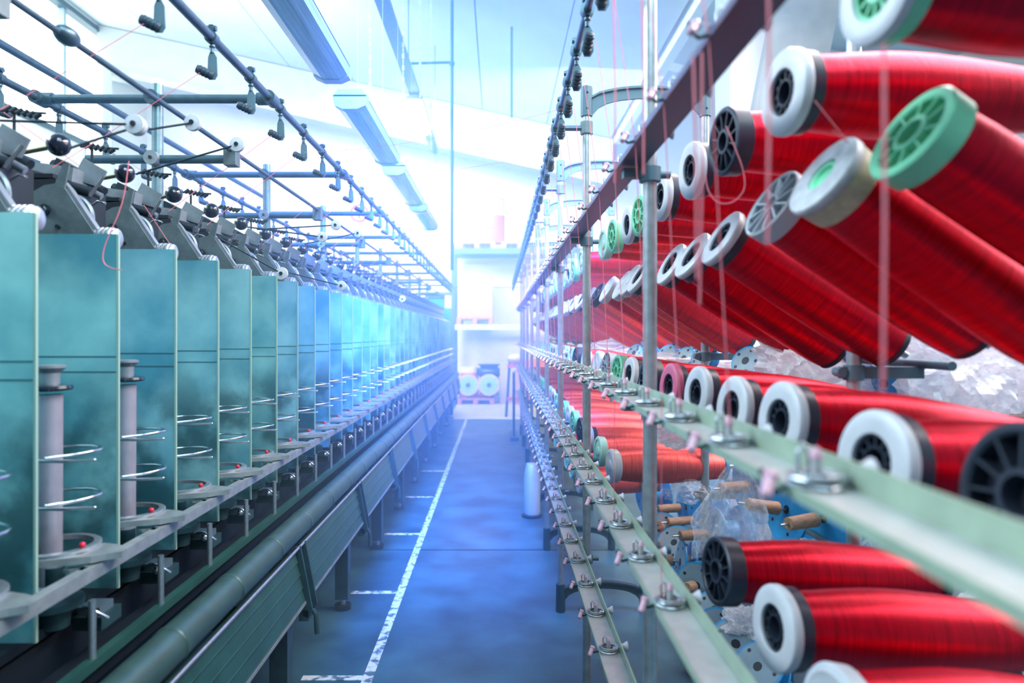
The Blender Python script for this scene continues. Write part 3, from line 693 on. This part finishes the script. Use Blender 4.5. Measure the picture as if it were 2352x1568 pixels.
A = [(sX(.43, 854), 'WT', 'yarn', .030), (sX(.43, 644), 'W'), (sX(.43, 514), 'K'), (sX(.43, 434), 'W'), (sX(.43, 368), 'W'), (sX(.43, 318), 'G'), (sX(.43, 291), 'W'), (sX(.43, 258), 'G'), (sX(.43, 237), 'LG'), (sX(.43, 189), 'LG'), (sX(.43, 170), 'G')]
row('top', .43, .372, cont(A, 4.25, 9.6, .26, ['LG', 'P', 'W', 'LG', 'K'], 'yarn'), 0, 'pirn', 0)
o2 = 'yarn2'
Bn = [(.86, 'G', 'yarn', .055, .52), (sX(.475, 744), 'WG', 'yarn', .035), (sX(.475, 624), 'T', 'yarn', .03), (sX(.475, 508), 'W', 'yarn', .01), (sX(.475, 438), 'W'), (sX(.475, 389), 'W', 'yarn', -.0), (sX(.475, 317), 'W', 'yarn'), (sX(.475, 297), 'P', o2), (sX(.475, 278), 'P', o2), (sX(.475, 248), 'P', 'yarn'), (sX(.475, 223), 'K', o2), (sX(.475, 203), 'P', o2), (sX(.475, 187), 'W', o2)]
row('steep second', .475, .20, cont(Bn, 4.25, 9.6, .26, ['P', 'LG', 'W', 'P'], o2), 30.5, 'straight', 0)
Cn = [(sX(.45, 1184), 'K', 'yarn', 0), (sX(.45, 854), 'W', 'yarn', -.015), (sX(.45, 644), 'W'), (sX(.45, 534), 'W'), (sX(.45, 452), 'W'), (sX(.45, 385), 'R'), (sX(.45, 335), 'K'), (sX(.45, 297), 'W'), (sX(.45, 269), 'G'), (sX(.45, 243), 'T'), (sX(.45, 221), 'P', o2), (sX(.45, 195), 'P', o2), (sX(.45, 174), 'K', o2)]
row('third', .45, -.14, cont(Cn, 4.3, 9.6, .26, ['P', 'LG', 'G', 'W'], o2), 7, 'pirn', 0)
Dn = [(.865, 'P', 'yarn', -.03), (1.06, 'W', 'yarn', -.0), (1.315, 'K', 'yarn', .0)]
row('fourth', .42, -.455, Dn, 6, 'pirn', 0)
Dn = [(2.60, 'P', o2, 0), (2.92, 'LG', o2, .03), (3.25, 'W', o2), (3.58, 'K', o2), (3.92, 'G', o2), (4.2, 'P', o2)]
Dn = cont(Dn, 4.5, 9.6, .27, ['P', 'LG', 'G', 'W'], o2)
for k, it in enumerate(Dn):
    z, fl, ym = it[:3]; spool(fl, 'pirn', ym, (.42, z, H - .50), 2 + rnd.uniform(-1, 2), 7, f"{'red' if ym == 'yarn' else 'orange'} spool with {FL[fl]}, {nth(k + 1)} past the fourth-row gap", 'spools in the far part of the fourth creel row', rnd.uniform(0, 3))
En = cont([(3.72, 'P', o2)], 4.1, 9.6, .28, ['P', 'K', 'LG'], o2)
for k, it in enumerate(En):
    z, fl, ym = it[:3]; spool(fl, 'pirn', ym, (.43, z, H - .80), 2, 7, f"{'red' if ym == 'yarn' else 'orange'} spool with {FL[fl]}, {nth(k + 1)} along the bottom row", 'spools in the bottom creel row', rnd.uniform(0, 3))

# ------------------------------------------------------------------ blue reels with wooden pegs behind the creel
def reel(loc, axis, r, label, col='blue', peg=True, group='blue flanged reels', pegl=.11, name='flanged_reel'):
    t = thing(name, loc, label, 'reel', group)
    t.rotation_mode = 'QUATERNION'; t.rotation_quaternion = Vector(axis).to_track_quat('X', 'Z')
    b = MB(); b.lathe((0, 0, 0), (1, 0, 0), [(0, .012), (0, r - .007)], col, 44, caps=False); b.lathe((0, 0, 0), (1, 0, 0), [(0, r - .007), (.001, r), (.006, r), (.007, r - .002), (.007, .012)], 'blue', 44, caps=False)
    for k in range(5):
        a = 2 * PI * k / 5 + .6; b.lathe((-.0008, math.cos(a) * r * .72, math.sin(a) * r * .72), (1, 0, 0), [(0, .006), (.0004, .006)], 'dark', 10)
    b.lathe((-.0006, 0, 0), (1, 0, 0), [(0, .014), (.0008, .014)], 'dark', 14)
    b.build('flange', t)
    cw = .10 if col == 'blue' else .03
    b = MB(); b.lathe((.008, 0, 0), (1, 0, 0), [(0, r * .45), (cw, r * .45)], col, 30); b.build('core', t)
    b = MB(); b.lathe((cw + .01, 0, 0), (1, 0, 0), [(0, 0), (0, r - .002), (.006, r), (.008, 0)], 'blue', 40); b.build('flange', t)
    if peg:
        b = MB(); b.lathe((-.03 - pegl, 0, 0), (1, 0, 0), [(0, .006), (0, .017), (.002, .0185), (pegl - .002, .021), (pegl, .019)], 'wood', 22); b.cyl((-.03 - pegl - .03, 0, 0), (-.001, 0, 0), .0035, 'steel', 8); b.build('wooden_peg', t)
    return t
reel(W(1890, 1190, 2.0), (.9, .42, .0), .118, 'bright blue reel with a brown wooden peg, widest of the reels behind the creel')
reel(W(1806, 1170, 2.15), (.97, .2, -.18), .105, 'bright blue reel with a tilted wooden peg between the plastic bag and the widest reel')
reel(W(1735, 1115, 2.35), (.95, .3, 0), .13, 'blue reel half covered by the hanging clear plastic bag')
reel(W(1980, 1190, 2.1), (.85, .5, 0), .10, 'blue reel right behind the rear creel post', peg=False)
reel(W(1604, 1195, 2.9), (.97, .2, 0), .095, 'small blue reel with a wooden peg left of the rear post')
reel(W(1575, 1165, 3.2), (.97, .2, 0), .10, 'farther blue reel with a wooden peg under the orange spools')
reel(W(1640, 1225, 2.6), (.97, .2, 0), .10, 'blue reel with a wooden peg just left of the black-flanged spool')
reel(W(2030, 880, 1.9), (.9, .4, 0), .10, 'dark blue reel seen through plastic between the middle rows', peg=False)
reel(W(1480, 1135, 3.9), (.96, .25, 0), .12, 'distant blue reel beside the nearest galvanised post', peg=False)
for k, (px, py) in enumerate(((1335, 1010), (1365, 1025))): pass
for k, (px, py, d) in enumerate(((1530, 815, 3.1), (1570, 822, 2.95), (1612, 818, 2.8), (1456, 810, 3.7), (1485, 812, 3.5), (1712, 828, 2.3))):
    reel(W(px, py, d), (.75, .5, -.45), .055, f'pale blue disc reel at the spool tails, {nth(k + 1)} listed from the middle of the creel' if 0 else
         ['pale blue disc left of the three under the orange spools', 'pale blue disc, middle of the three under the orange spools', 'pale blue disc, right of the three under the orange spools',
          'farthest pale blue disc by the tails of the orange spools', 'pale blue disc second farthest by the orange spool tails', 'pale blue disc right of the rear post beside plastic'][k], 'pale_blue', False, 'pale blue discs at the spool tails', name='disc_reel')
pile = [(1575, 1240, 2.8, .10, (.8, -.4, .4)), (1612, 1300, 2.6, .11, (.8, -.5, .4)), (1660, 1345, 2.5, .10, (.7, -.6, .3)), (1560, 1380, 2.7, .1, (.4, -.5, .7)), (1700, 1540, 2.1, .12, (.5, -.5, .7)), (1780, 1470, 2.15, .12, (.4, -.7, .5)), (1520, 1215, 2.9, .11, (.5, -.2, .8)), (1548, 1245, 2.75, .12, (.7, -.5, .5)), (1562, 1290, 2.6, .125, (.9, -.25, .2)), (1600, 1345, 2.45, .125, (.75, -.5, .5)), (1640, 1400, 2.3, .11, (.5, -.6, .6)),
        (1650, 1452, 2.25, .12, (.2, -.5, .85)), (1690, 1478, 2.1, .12, (.3, -.4, .85)), (1700, 1400, 2.3, .12, (.8, -.5, .2)), (1600, 1440, 2.5, .11, (.3, .6, .7)), (1740, 1530, 2.0, .12, (.4, -.3, .8)), (1500, 1250, 3.0, .11, (-.5, -.3, .8)), (1525, 1330, 2.8, .1, (.3, -.2, .9)), (1830, 1500, 2.2, .12, (.2, -.6, .8)), (1880, 1560, 2.1, .12, (.5, -.3, .8))]
plab = ['one under the orange trolley arm', 'one left of the trolley leg', 'one right of the trolley leg', 'one seen past the lower rail', 'one at the bottom edge', 'one seen just under the white cap', 'highest reel', 'second reel down', 'upright reel with its peg forward', 'broad reel in the middle', 'one beside the black-flanged spool', 'flat reel below the middle', 'low one near the white-capped spool', 'upright one under the black-flanged spool',
        'flat reel at the left edge', 'lowest reel in the picture', 'small far reel', 'far flat reel behind the rail', 'reel hidden under the lowest spools', 'one under the lowest spool']
for (px, py, d, r, ax), lb in zip(pile, plab):
    reel(W(px, py, d), (abs(ax[0]) + rnd.uniform(-.3, .3), abs(ax[1]) + rnd.uniform(-.3, .5), -abs(ax[2]) * rnd.uniform(.2, 1.3)), r * .66, f'pale blue reel in the heap behind the creel, {lb}', 'pale_blue', lb in ('upright reel with its peg forward', 'broad reel in the middle', 'highest reel', 'one right of the trolley leg'), 'heap of pale blue reels', .05)
b = MB(); p, q, s3 = W(1535, 1200, 2.95), W(1590, 1275, 2.95), W(1640, 1275, 2.95)
b.tube([p, q], .018, 'yellow', 8); b.bx((q.x - .02, q.y - .03, q.z - .03), (s3.x + .3, q.y + .03, q.z + .02), 'yellow'); b.bx((s3.x, q.y - .02, 0), (s3.x + .05, q.y + .02, q.z - .02), 'pallet'); b.bx((q.x, q.y + .05, 0), (q.x + .05, q.y + .1, q.z - .02), 'pallet')
tag(b.build('trolley'), 'orange-painted steel trolley frame among the blue reels behind the creel', 'trolley')
# long low bin that carries the heap
b = MB(); b.bx((.95, 1.5, .0), (1.9, 3.6, .12), 'dark2'); b.bx((.95, 1.5, .12), (.97, 3.6, .35), 'dark2'); b.bx((1.88, 1.5, .12), (1.9, 3.6, .5), 'dark2')
b.bx((.97, 1.5, .12), (1.88, 1.53, .3), 'dark2'); tag(b.build('low_bin'), 'dark low bin on the floor under the heap of pale blue reels', 'bin')
# pale machine parts and cartons in the next aisle, seen between the spools
b = MB(); b.bx((1.9, 2.4, 0), (3.4, 5.0, 1.15), 'rail_grey'); b.bx((1.9, 2.4, 1.2), (2.6, 3.2, 1.42), 'carton'); tag(b.build('work_bench'), 'pale grey bench in the next aisle behind the creel', 'bench')

# ------------------------------------------------------------------ plastic film
from mathutils import noise as mnoise
def film(loc, rad, seed, label, par=None, amp=.42, sub=5):
    import bmesh
    bm = bmesh.new(); bmesh.ops.create_icosphere(bm, subdivisions=sub, radius=1)
    for v in bm.verts:
        p = v.co.copy(); o_ = Vector((seed * 7.1, seed * 3.3, 0))
        n1 = mnoise.noise(p * 1.3 + o_); n2 = abs(mnoise.noise(p * 2.3 + o_ * 2)); n3 = abs(mnoise.noise(Vector((p.x * 6 + p.z * 2, p.y * 5, p.z * 3)) + o_ * 3)); n4 = abs(mnoise.noise(p * 15 + o_))
        k = 1 + amp * n1 * 1.3 - amp * n2 * 1.1 - amp * .6 * n3 - amp * .12 * n4
        v.co = Vector((p.x * rad[0], p.y * rad[1], p.z * rad[2])) * k
    me = bpy.data.meshes.new('plastic_bag'); bm.to_mesh(me); bm.free(); me.materials.append(M['film'])
    for f in me.polygons: f.use_smooth = False
    o = bpy.data.objects.new('plastic_bag', me); COL.objects.link(o); o.location = loc
    return tag(o, label, 'plastic bag', 'clear plastic film on the creel')
def drape(loc, r, h, seed, label):
    n, k = 40, 22; vs = []
    for j in range(k + 1):
        t = j / k; base = r * (.18 + .95 * math.sin(min(1, t * 1.35) * PI / 2) - .12 * t)
        for i in range(n):
            a = 2 * PI * i / n; v = Vector((math.cos(a) * 1.6, math.sin(a) * 1.6, t * 1.3 + seed * 5))
            f = 1 + .55 * mnoise.noise(v) * (.4 + t) + .30 * abs(mnoise.noise(v * 3.1)) * (.3 + t)
            vs.append((math.cos(a) * base * f, math.sin(a) * base * f * .6, -h * t + (.5 - t) * .03 * mnoise.noise(v * 2) + (.10 * h * mnoise.noise(v * 2.2) if j == k else 0)))
    me = bpy.data.meshes.new('plastic_bag'); me.from_pydata(vs, [], [(j * n + i, j * n + (i + 1) % n, (j + 1) * n + (i + 1) % n, (j + 1) * n + i) for j in range(k) for i in range(n)])
    me.materials.append(M['clear']); me.update()
    o = bpy.data.objects.new('plastic_bag', me); COL.objects.link(o); o.location = loc
    return tag(o, label, 'plastic bag', 'clear plastic film on the creel')
film(W(1860, 850, 1.95), (.17, .12, .135), 1, 'crumpled clear plastic heap left of the middle rear post')
drape(W(2010, 845, 1.95), .10, .13, 2, 'small crumpled clear plastic bag right under the rear arm')
film(W(2230, 850, 1.75), (.20, .14, .15), 3, 'largest crumpled clear plastic heap at the right edge')
film(W(2070, 780, 1.85), (.11, .09, .10), 4, 'clear plastic bag between two steep red spools')
drape(W(1690, 1062, 1.75), .075, .24, 5, 'clear plastic bag hanging in front of the blue reels')
film(W(1575, 985, 2.35), (.14, .08, .07), 6, 'pinkish clear plastic wrap over the orange spool')
drape(W(1580, 1098, 2.6), .085, .075, 7, 'clear plastic wrap hanging under the orange spool')
film(W(1900, 1262, 2.0), (.10, .06, .035), 8, 'clear plastic scrap under the widest blue reel')
drape(W(2130, 1130, 1.75), .13, .28, 9, 'clear plastic sheet hanging behind the tail of the black-flanged spool')
film(W(1720, 1440, 2.15), (.09, .07, .08), 10, 'dull plastic bag lying in the heap of pale blue reels')
film(W(1600, 835, 3.0), (.28, .1, .06), 11, 'long white plastic strip below the orange spools')
film(W(1420, 800, 4.6), (.35, .1, .06), 12, 'far white plastic under the distant spools')
film(W(2330, 1420, 1.6), (.12, .07, .12), 13, 'plastic film at the lower right edge behind the spools')

# ------------------------------------------------------------------ yarn strands
def strand(pts, r, m, label, group, sag=0):
    b = MB(); P = []
    if len(pts) > 4:
        for _ in range(3):
            q = [Vector(pts[0])]
            for i in range(len(pts) - 1): a, c = Vector(pts[i]), Vector(pts[i + 1]); q += [a.lerp(c, .25), a.lerp(c, .75)]
            pts = q + [Vector(pts[-1])]
    for i in range(len(pts) - 1):
        a, c = Vector(pts[i]), Vector(pts[i + 1])
        for k in range(8): t = k / 8; P.append(a.lerp(c, t) - Vector((0, 0, sag * 4 * t * (1 - t))))
    P.append(Vector(pts[-1])); b.tube(P, r, m, 5)
    return tag(b.build('yarn_strand'), label, 'yarn', group)
k = 0
for z in [.85 + .2345 * j for j in range(34)]:
    x = .25; t = rnd.uniform(-.004, .004)
    strand([(.288, z, H + YC + .02), (.262 + t, z, H + YA - .01), (.226, z + .03, H + .68)], .0009, 'strand', f'pink yarn rising from the third-row rail to the overhead guide, {nth(k + 1)} from the front', 'yarns rising from the creel rails'); k += 1
    if j_ok := (k % 2 == 0): strand([(.27, z + .05, H + YD + .02), (.27 + t, z + .05, H + YC + .03)], .0007, 'strand', f'pink yarn between the two lower rails, {nth(k // 2)} from the front', 'yarns between the lower rails')
for k, (a, c) in enumerate((((.214, 2.1, H + .70), (-.77, 2.7, H + .72)), ((.214, 2.6, H + .70), (-.77, 2.9, H + .66)), ((.214, 3.3, H + .68), (-.77, 4.0, H + .70)), ((.214, 4.0, H + .68), (-.77, 4.7, H + .66)), ((.214, 4.8, H + .68), (-.77, 5.6, H + .68)), ((.214, 6, H + .68), (-.77, 6.6, H + .68)))):
    strand([a, c], .0006, 'strand', f'thin pink yarn crossing above the aisle, {nth(k + 1)} from the camera', 'yarns crossing the aisle', .03)
for k in range(26):
    z = 1.0 + .288 * k + .1
    strand([(-.80, z + .15, H + .70), (-1.0, z + .05, H + .50), (-1.07, z - .04, H + .40)] if k % 3 else [(XL + .02, z, H + .72), (-1.2, z, H + .48)], .0009, 'strand', f'pink yarn slanting down to the machine heads, {nth(k + 1)} bay from the camera', 'yarns slanting to the machine heads')
strand([W(296, 370, 1.5), W(283, 470, 1.5), W(240, 560, 1.5), W(234, 600, 1.5), W(250, 615, 1.5), W(280, 620, 1.5)], .0011, 'strand', 'loose pink yarn hanging in a curl over the second separator panel', 'loose yarns')
strand([W(330, 470, 1.9), W(390, 560, 1.9)], .0008, 'strand', 'pink yarn lying across the third head plate', 'loose yarns')
strand([W(1668, 290, 1.2), W(1720, 420, 1.2), W(1690, 465, 1.2), W(1650, 470, 1.2), W(1625, 440, 1.2), W(1620, 400, 1.2)], .0009, 'strand', 'loose pink yarn hanging in a loop before the top red spools', 'loose yarns')
strand([W(1870, 230, .95), W(1950, 330, .95), W(1912, 300, .95)], .0006, 'strand', 'short pink yarn across the nearest top spool', 'loose yarns')
for k, (x0, x1, y0, y1, d) in enumerate(((1408, 1412, -20, 420, 1.05), (1473, 1478, -20, 400, .95), (1765, 1762, -30, 560, .62), (2030, 2028, 100, 900, .55), (1592, 1600, 130, 640, .75), (1612, 1607, 120, 700, .8))):
    strand([W(x0, y0, d), W((x0 + x1) / 2 + 3, (y0 + y1) / 2, d), W(x1, y1, d)], .0014, 'strand', ['pink yarn hanging just left of the nearest post', 'pink yarn running down along the nearest post', 'blurred thick pink yarn before the nearest top spool', 'blurred pink yarn at the right before the steep spools', 'blurred pink yarn left of a pair crossing the top rows', 'blurred pink yarn right of a pair crossing the top rows'][k], 'near hanging yarns')

# ------------------------------------------------------------------ lamps, tray, chains, pole
def lamp(z0, z1, label):
    y = H + 1.36; X = -.852; t = thing('tube_lamp', (X, (z0 + z1) / 2, y), label, 'lamp', 'row of hanging tube lamps'); l = z1 - z0
    b = MB(); b.prism([(-.07, .04), (.07, .04), (.098, .0), (-.098, .0)], (0, -l / 2, 0), (1, 0, 0), (0, 0, 1), (0, l, 0), 'lamp_body'); b.build('housing', t)
    b = MB(); b.prism([(-.095, 0), (.095, 0), (.084, -.045), (.042, -.066), (-.042, -.066), (-.084, -.045)], (0, -l / 2 + .06, 0), (1, 0, 0), (0, 0, 1), (0, l - .12, 0), 'lamp_clear'); [b.cyl((x, -l / 2 + .08, -.064 + abs(x) * .45), (x, l / 2 - .08, -.064 + abs(x) * .45), .006, m_, 6) for x, m_ in ((-.05, 'rack_beam'), (-.018, 'rack'), (.018, 'rack'), (.05, 'rack_beam'))]; b.build('cover', t)
    for s in (-1, 1):
        b = MB(); yy = s * (l / 2 - .03); b.prism([(-.10, .01), (.10, .01), (.088, -.05), (.042, -.07), (-.042, -.07), (-.088, -.05)], (0, yy - .03, 0), (1, 0, 0), (0, 0, 1), (0, .06, 0), 'lamp_body'); b.build('end_cap', t)
    b = MB(); b.cyl((.02, l / 2, .01), (.02, l / 2 + .13, .01), .012, 'pipe', 8); b.cyl((0, -l / 3, .03), (0, -l / 3, 3.38), .0012, 'rack_beam', 6); b.cyl((0, l / 3, .03), (0, l / 3, 3.38), .0012, 'rack_beam', 6); b.build('hanger', t)
lamp(2.12, 3.52, 'hanging tube lamp over the aisle, nearest to the camera'); lamp(3.90, 5.22, 'hanging tube lamp, second from the camera'); lamp(5.52, 6.88, 'hanging tube lamp, third from the camera'); lamp(7.15, 8.5, 'hanging tube lamp, farthest of the row')
# cable tray with one lit lamp under it
b = MB(); b.bx((-1.12, 5.2, H + 3.0), (-.99, 11.3, H + 3.05), 'pipe'); b.bx((-1.12, 5.2, H + 3.05), (-1.10, 11.3, H + 3.10), 'rail_grey'); b.bx((-1.08, 11.3, H + 2.75), (-1.04, 11.34, H + 3.05), 'pipe')
for z in (5.6, 8.0, 11.3): b.cyl((-1.06, z, H + 3.05), (-1.06, z, cz(-1.06)), .006, 'pipe', 6)
tag(b.build('cable_tray'), 'long blue-grey cable tray hung from the ceiling beside the tube lamps', 'tray')
t = thing('lit_lamp', (-1.06, 9.2, H + 2.93), 'short white lit lamp glowing under the cable tray', 'lamp')
b = MB(); b.bx((-.10, -.65, .02), (.10, .65, .06), 'white_pl'); b.build('housing', t); b = MB(); b.lathe((0, -.63, .0), (0, 1, 0), [(0, .03), (.02, .075), (1.24, .075), (1.26, .03)], emit('lit_tube', (1, 1, 1), 3.0), 16); b.build('diffuser', t)
for k, (px, d, y1) in enumerate(((850, 6, 250), (926, 7, 310), (965, 8, 330), (990, 9, 345))):
    b = MB(); X = W(px, 0, d).x; z = W(0, y1, d).z; top = cz(X); n = int((top - z) / .06)
    for i in range(n): b.box((X, d, z + i * .06 + .03), (.022 if i % 2 else .008, .008 if i % 2 else .022, .05), 'chain')
    tag(b.build('chain'), ['white hanging chain just right of the tube lamps', 'white chain over the lit lamp', 'white chain right of the lit lamp', 'farthest white chain near the tray end'][k], 'chain', 'hanging white chains')
t = thing('ceiling_pole', W(1038, 620, 9), 'thin dark blue pole dropping from the ceiling with a side arm', 'pole'); PO = t.location.copy()
b = MB(); X = PO.x; b.cyl((0, 0, 0), (0, 0, cz(X) - PO.z), .022, 'rack', 8); b.lathe((0, 0, cz(X) - PO.z - .08), (0, 0, 1), [(0, .03), (.08, .09)], 'rack', 12); b.build('shaft', t)
b = MB(); q = W(930, 146, 9) - PO; b.cyl((0, 0, W(0, 143, 9).z - PO.z), q, .018, 'rack', 8); b.ball((0, 0, q.z), .04, 'rack', 8); b.build('side_arm', t)
b = MB(); X = W(1180, 0, 10).x; p = W(1175, 270, 10); b.cyl((p.x, 10, p.z), (p.x, 10, cz(p.x)), .018, 'rack', 8); tag(b.build('conduit'), 'thin dark conduit hanging on the ceiling right of the pole', 'pipe')
# ------------------------------------------------------------------ back of the hall: rack and goods
t = thing('pallet_rack', (0, 15.2, 0), 'tall steel pallet rack against the back wall', 'rack')
for X in (-.99, 2.0):
    b = MB()
    for yy in (-.45, .4): b.bx((X - .04, yy - .04, 0), (X + .04, yy + .04, H + 1.95), 'rack')
    for zz in (.4, 1.2, 2.0, 2.8): b.cyl((X, -.41, zz), (X, .36, zz + .5), .015, 'rack', 6)
    b.build('upright', t)
for zz, m in ((H + 1.80, 'rack'), (H + .16, 'rack_beam')):
    for yy in (-.47, .4): b = MB(); b.bx((-.95, yy - .025, zz - .06), (1.96, yy + .025, zz + .06), m); b.build('beam', t)
b = MB(); b.cyl((-.95, -.4, H + 1.02), (1.96, -.4, H + 1.02), .01, 'rack', 6); b.build('brace', t)
def pallet(x, y, z, label, m='pallet'):
    b = MB()
    for k in range(7): b.bx((x + k * .116, y, z + .12), (x + k * .116 + .10, y + 1.0, z + .144), m)
    for yy in (0, .45, .9): b.bx((x, y + yy, z + .1), (x + .8, y + yy + .1, z + .12), m)
    for k in (0, .35, .7):
        for yy in (0, .45, .9): b.bx((x + k, y + yy, z + .02), (x + k + .1, y + yy + .1, z + .1), m)
        b.bx((x + k, y, z), (x + k + .1, y + 1.0, z + .02), m)
    tag(b.build('pallet'), label, 'pallet', 'wooden pallets')
pallet(-.90, 14.6, 0, 'wooden pallet on the floor under two reels'); pallet(-.92, 14.72, H + .225, 'wooden pallet under the cartons on the middle shelf'); pallet(-.88, 14.72, H + 1.865, 'reddish pallet under the drum on the top shelf'); pallet(.05, 14.72, H + 1.865, 'reddish empty pallet right of the drum on the top shelf')
pallet(.35, 14.6, 0, 'wooden pallet at the foot of the rack on the right')
b = MB(); b.bx((.35, 14.65, .145), (1.1, 15.4, .7), 'carton'); b.bx((.4, 14.7, .7), (1.0, 15.3, .95), 'drum'); tag(b.build('carton'), 'pinkish stacked carton on the right floor pallet', 'carton')
t = thing('carton', (-.50, 15.15, H + .37), 'stack of pale cartons with a white label on the middle shelf', 'carton')
b = MB(); b.bx((-.36, -.4, 0), (.36, .4, .84), 'carton'); b.bx((-.37, -.41, .84), (.37, .41, .90), 'pallet'); b.bx((-.362, -.402, .555), (.362, .402, .565), 'pallet'); b.build('box', t); b = MB(); b.bx((-.06, -.412, .12), (.05, -.402, .30), 'label'); b.build('paper_label', t)
t = thing('drum', (-.13, 15.1, H + 2.01), 'red and white wrapped drum on the top shelf', 'drum')
b = MB(); b.lathe((0, 0, 0), (0, 0, 1), [(0, .25), (.02, .26), (.96, .26), (.98, .25)], 'drum', 30); b.build('barrel', t)
b = MB(); b.lathe((0, 0, .0), (0, 0, 1), [(.60, .262), (.94, .262)], 'label', 30, caps=False); b.prism([(-.25, 0), (-.1, 0), (-.1, .6), (-.25, .6)], (0, -.262, .02), (1, 0, 0), (0, 0, 1), (0, .006, 0), 'label'); b.build('wrap', t)
for k, px in enumerate((1075, 1123)):
    c = W(px, 884, 14.55); t = thing('cable_reel', c, ['pale green flanged reel on the floor pallet, left of the pair', 'pale green flanged reel on the floor pallet, right of the pair'][k], 'reel', 'reels on the floor pallet')
    b = MB(); b.lathe((0, 0, 0), (0, 1, 0), [(0, .03), (0, .19), (.0, .225), (.03, .235), (.05, .225), (.05, .03)], 'white_pl', 36, caps=False); b.lathe((0, -.004, 0), (0, 1, 0), [(0, .04), (0, .18), (.003, .18)], 'pale_green_pl', 36, caps=False)
    for j in range(8): a = j * PI / 4; b.box((math.cos(a) * .11, -.008, math.sin(a) * .11), (.14, .008, .012), 'green_pl', Matrix.Rotation(-a, 3, 'Y'))
    b.lathe((0, -.02, 0), (0, 1, 0), [(0, .02), (0, .045), (.02, .045)], 'cast', 16); b.build('flange', t); b = MB(); b.lathe((0, .05, 0), (0, 1, 0), [(0, .15), (.5, .15)], 'yarn2', 24); b.build('winding', t)
b = MB(); b.lathe((-.67, 15.35, .145), (0, 0, 1), [(0, .2), (.5, .2), (.5, 0)], 'drum', 20); b.lathe((-.67, 15.35, .645), (0, 0, 1), [(0, .2), (.12, .2), (.12, 0)], 'label', 20); tag(b.build('drum'), 'small drum with a white lid behind the left reel', 'drum')
b = MB(); b.lathe((-.22, 15.35, .145), (0, 0, 1), [(0, .2), (.42, .22), (.42, 0)], 'drum', 20); tag(b.build('drum'), 'reddish drum under the black film behind the right reel', 'drum')
b = MB(); b.ball((-.22, 15.3, .66), .30, 'bin_bag', 14, (1, .8, .5)); b.cyl((-.22, 15.3, .72), (-.22, 15.3, .84), .12, 'bin_bag', 10, .28); tag(b.build('bin_bag'), 'black plastic film bag on a drum by the rack', 'bag')
b = MB(); b.bx((.02, 14.8, 0), (.32, 15.3, .85), 'worn_pl'); tag(b.build('cabinet'), 'plain grey cabinet right of the floor reels', 'cabinet')
# no-entry style round sign on the back wall
c = W(825, 489, 15.96); t = thing('wall_sign', c, 'round red prohibition sign with a slash over a small white notice', 'sign')
b = MB(); b.lathe((0, -.02, 0), (0, 1, 0), [(0, .165), (0, .215), (.015, .215), (.015, .165)], 'sign_red', 36, caps=False); b.box((0, -.012, 0), (.36, .012, .04), 'sign_red', Matrix.Rotation(math.radians(40), 3, 'Y')); b.lathe((0, -.004, 0), (0, 1, 0), [(0, 0), (0, .2)], 'sign_white', 30, caps=False)
b.bx((-.02, -.012, -.14), (.025, -.006, .06), 'dark2'); b.ball((0, -.008, .1), .035, 'dark2', 10, (1, .3, 1)); b.build('disc', t)
b = MB(); b.bx((-.24, -.01, -.42), (.24, .01, -.25), 'sign_white'); b.build('notice', t)
# yarn cone standing on the floor and a broom against the far creel
p = W(1222, 1185, 5.64); t = thing('yarn_cone', (p.x, p.y, 0), 'white wound yarn tube standing on the floor beside the creel', 'cone')
b = MB(); b.lathe((0, 0, .0), (0, 0, 1), [(0, .085), (.012, .09), (.02, .07)], 'dark', 24); b.build('base', t)
b = MB(); b.lathe((0, 0, .02), (0, 0, 1), [(0, .062), (.02, .068), (.30, .066), (.38, .055), (.415, .045), (.415, 0)], 'yarn_white', 30); b.build('winding', t)
b = MB(); b.cyl((.13, 12.4, .003), (.20, 12.6, 1.0), .025, 'dark2', 8); b.cyl((.48, 12.4, .003), (.36, 12.6, 1.0), .025, 'dark2', 8); b.bx((.15, 12.3, .9), (.42, 12.7, .95), 'pink_pl'); b.bx((.14, 12.35, .3), (.48, 12.45, .36), 'pink_pl'); b.ball((.3, 12.5, 1.05), .16, 'worn_pl', 10, (1, 1, .6)); tag(b.build('trestle'), 'small dark trestle stool with a bundle at the far end of the creel', 'stool')
b = MB(); b.box((.215, 9.9, .5), (.03, .4, .9), 'dark2'); b.bx((.16, 9.6, 0), (.28, 10.3, .05), 'dark2'); tag(b.build('floor_fan'), 'dark blue upright board on the floor at the far creel end', 'board')
# background pipe of the neighbouring machine, far left
b = MB(); b.cyl((-1.9, 1.0, H + 1.108), (-1.9, 5.6, H + 1.108), .016, 'pipe', 10); tag(b.build('side_pipe'), 'pale overhead pipe left of the pipe frame, fading behind it', 'pipe')
b = MB(); b.bx((-3.0, 2.6, H + .62), (-1.85, 2.66, H + .66), 'rail_grey'); b.bx((-1.86, 2.58, H + .60), (-1.80, 2.68, H + .68), 'cast'); b.bx((-3.0, 2.6, 0), (-2.94, 2.66, H + .66), 'rail_grey'); tag(b.build('support_arm'), 'pale square support arm behind the head units at the upper left', 'arm')

# ------------------------------------------------------------------ scatter volume added to imitate a blue lens flare over the aisle
hm = bpy.data.materials.new('flare_veil'); hm.use_nodes = True; nt = hm.node_tree; nt.nodes.clear()
out = nt.nodes.new('ShaderNodeOutputMaterial'); vs_ = nt.nodes.new('ShaderNodeVolumeScatter')
vs_.inputs['Color'].default_value = (.34, .62, 1, 1); vs_.inputs['Density'].default_value = .10; vs_.inputs['Anisotropy'].default_value = 0
nt.links.new(vs_.outputs[0], out.inputs['Volume'])
b = MB(); b.bx((-3.0, 2.0, .01), (1.6, 13.4, 3.3), hm); tag(b.build('added_haze'), 'blue lens-flare veil added over the far aisle', 'added_haze', kind='stuff')
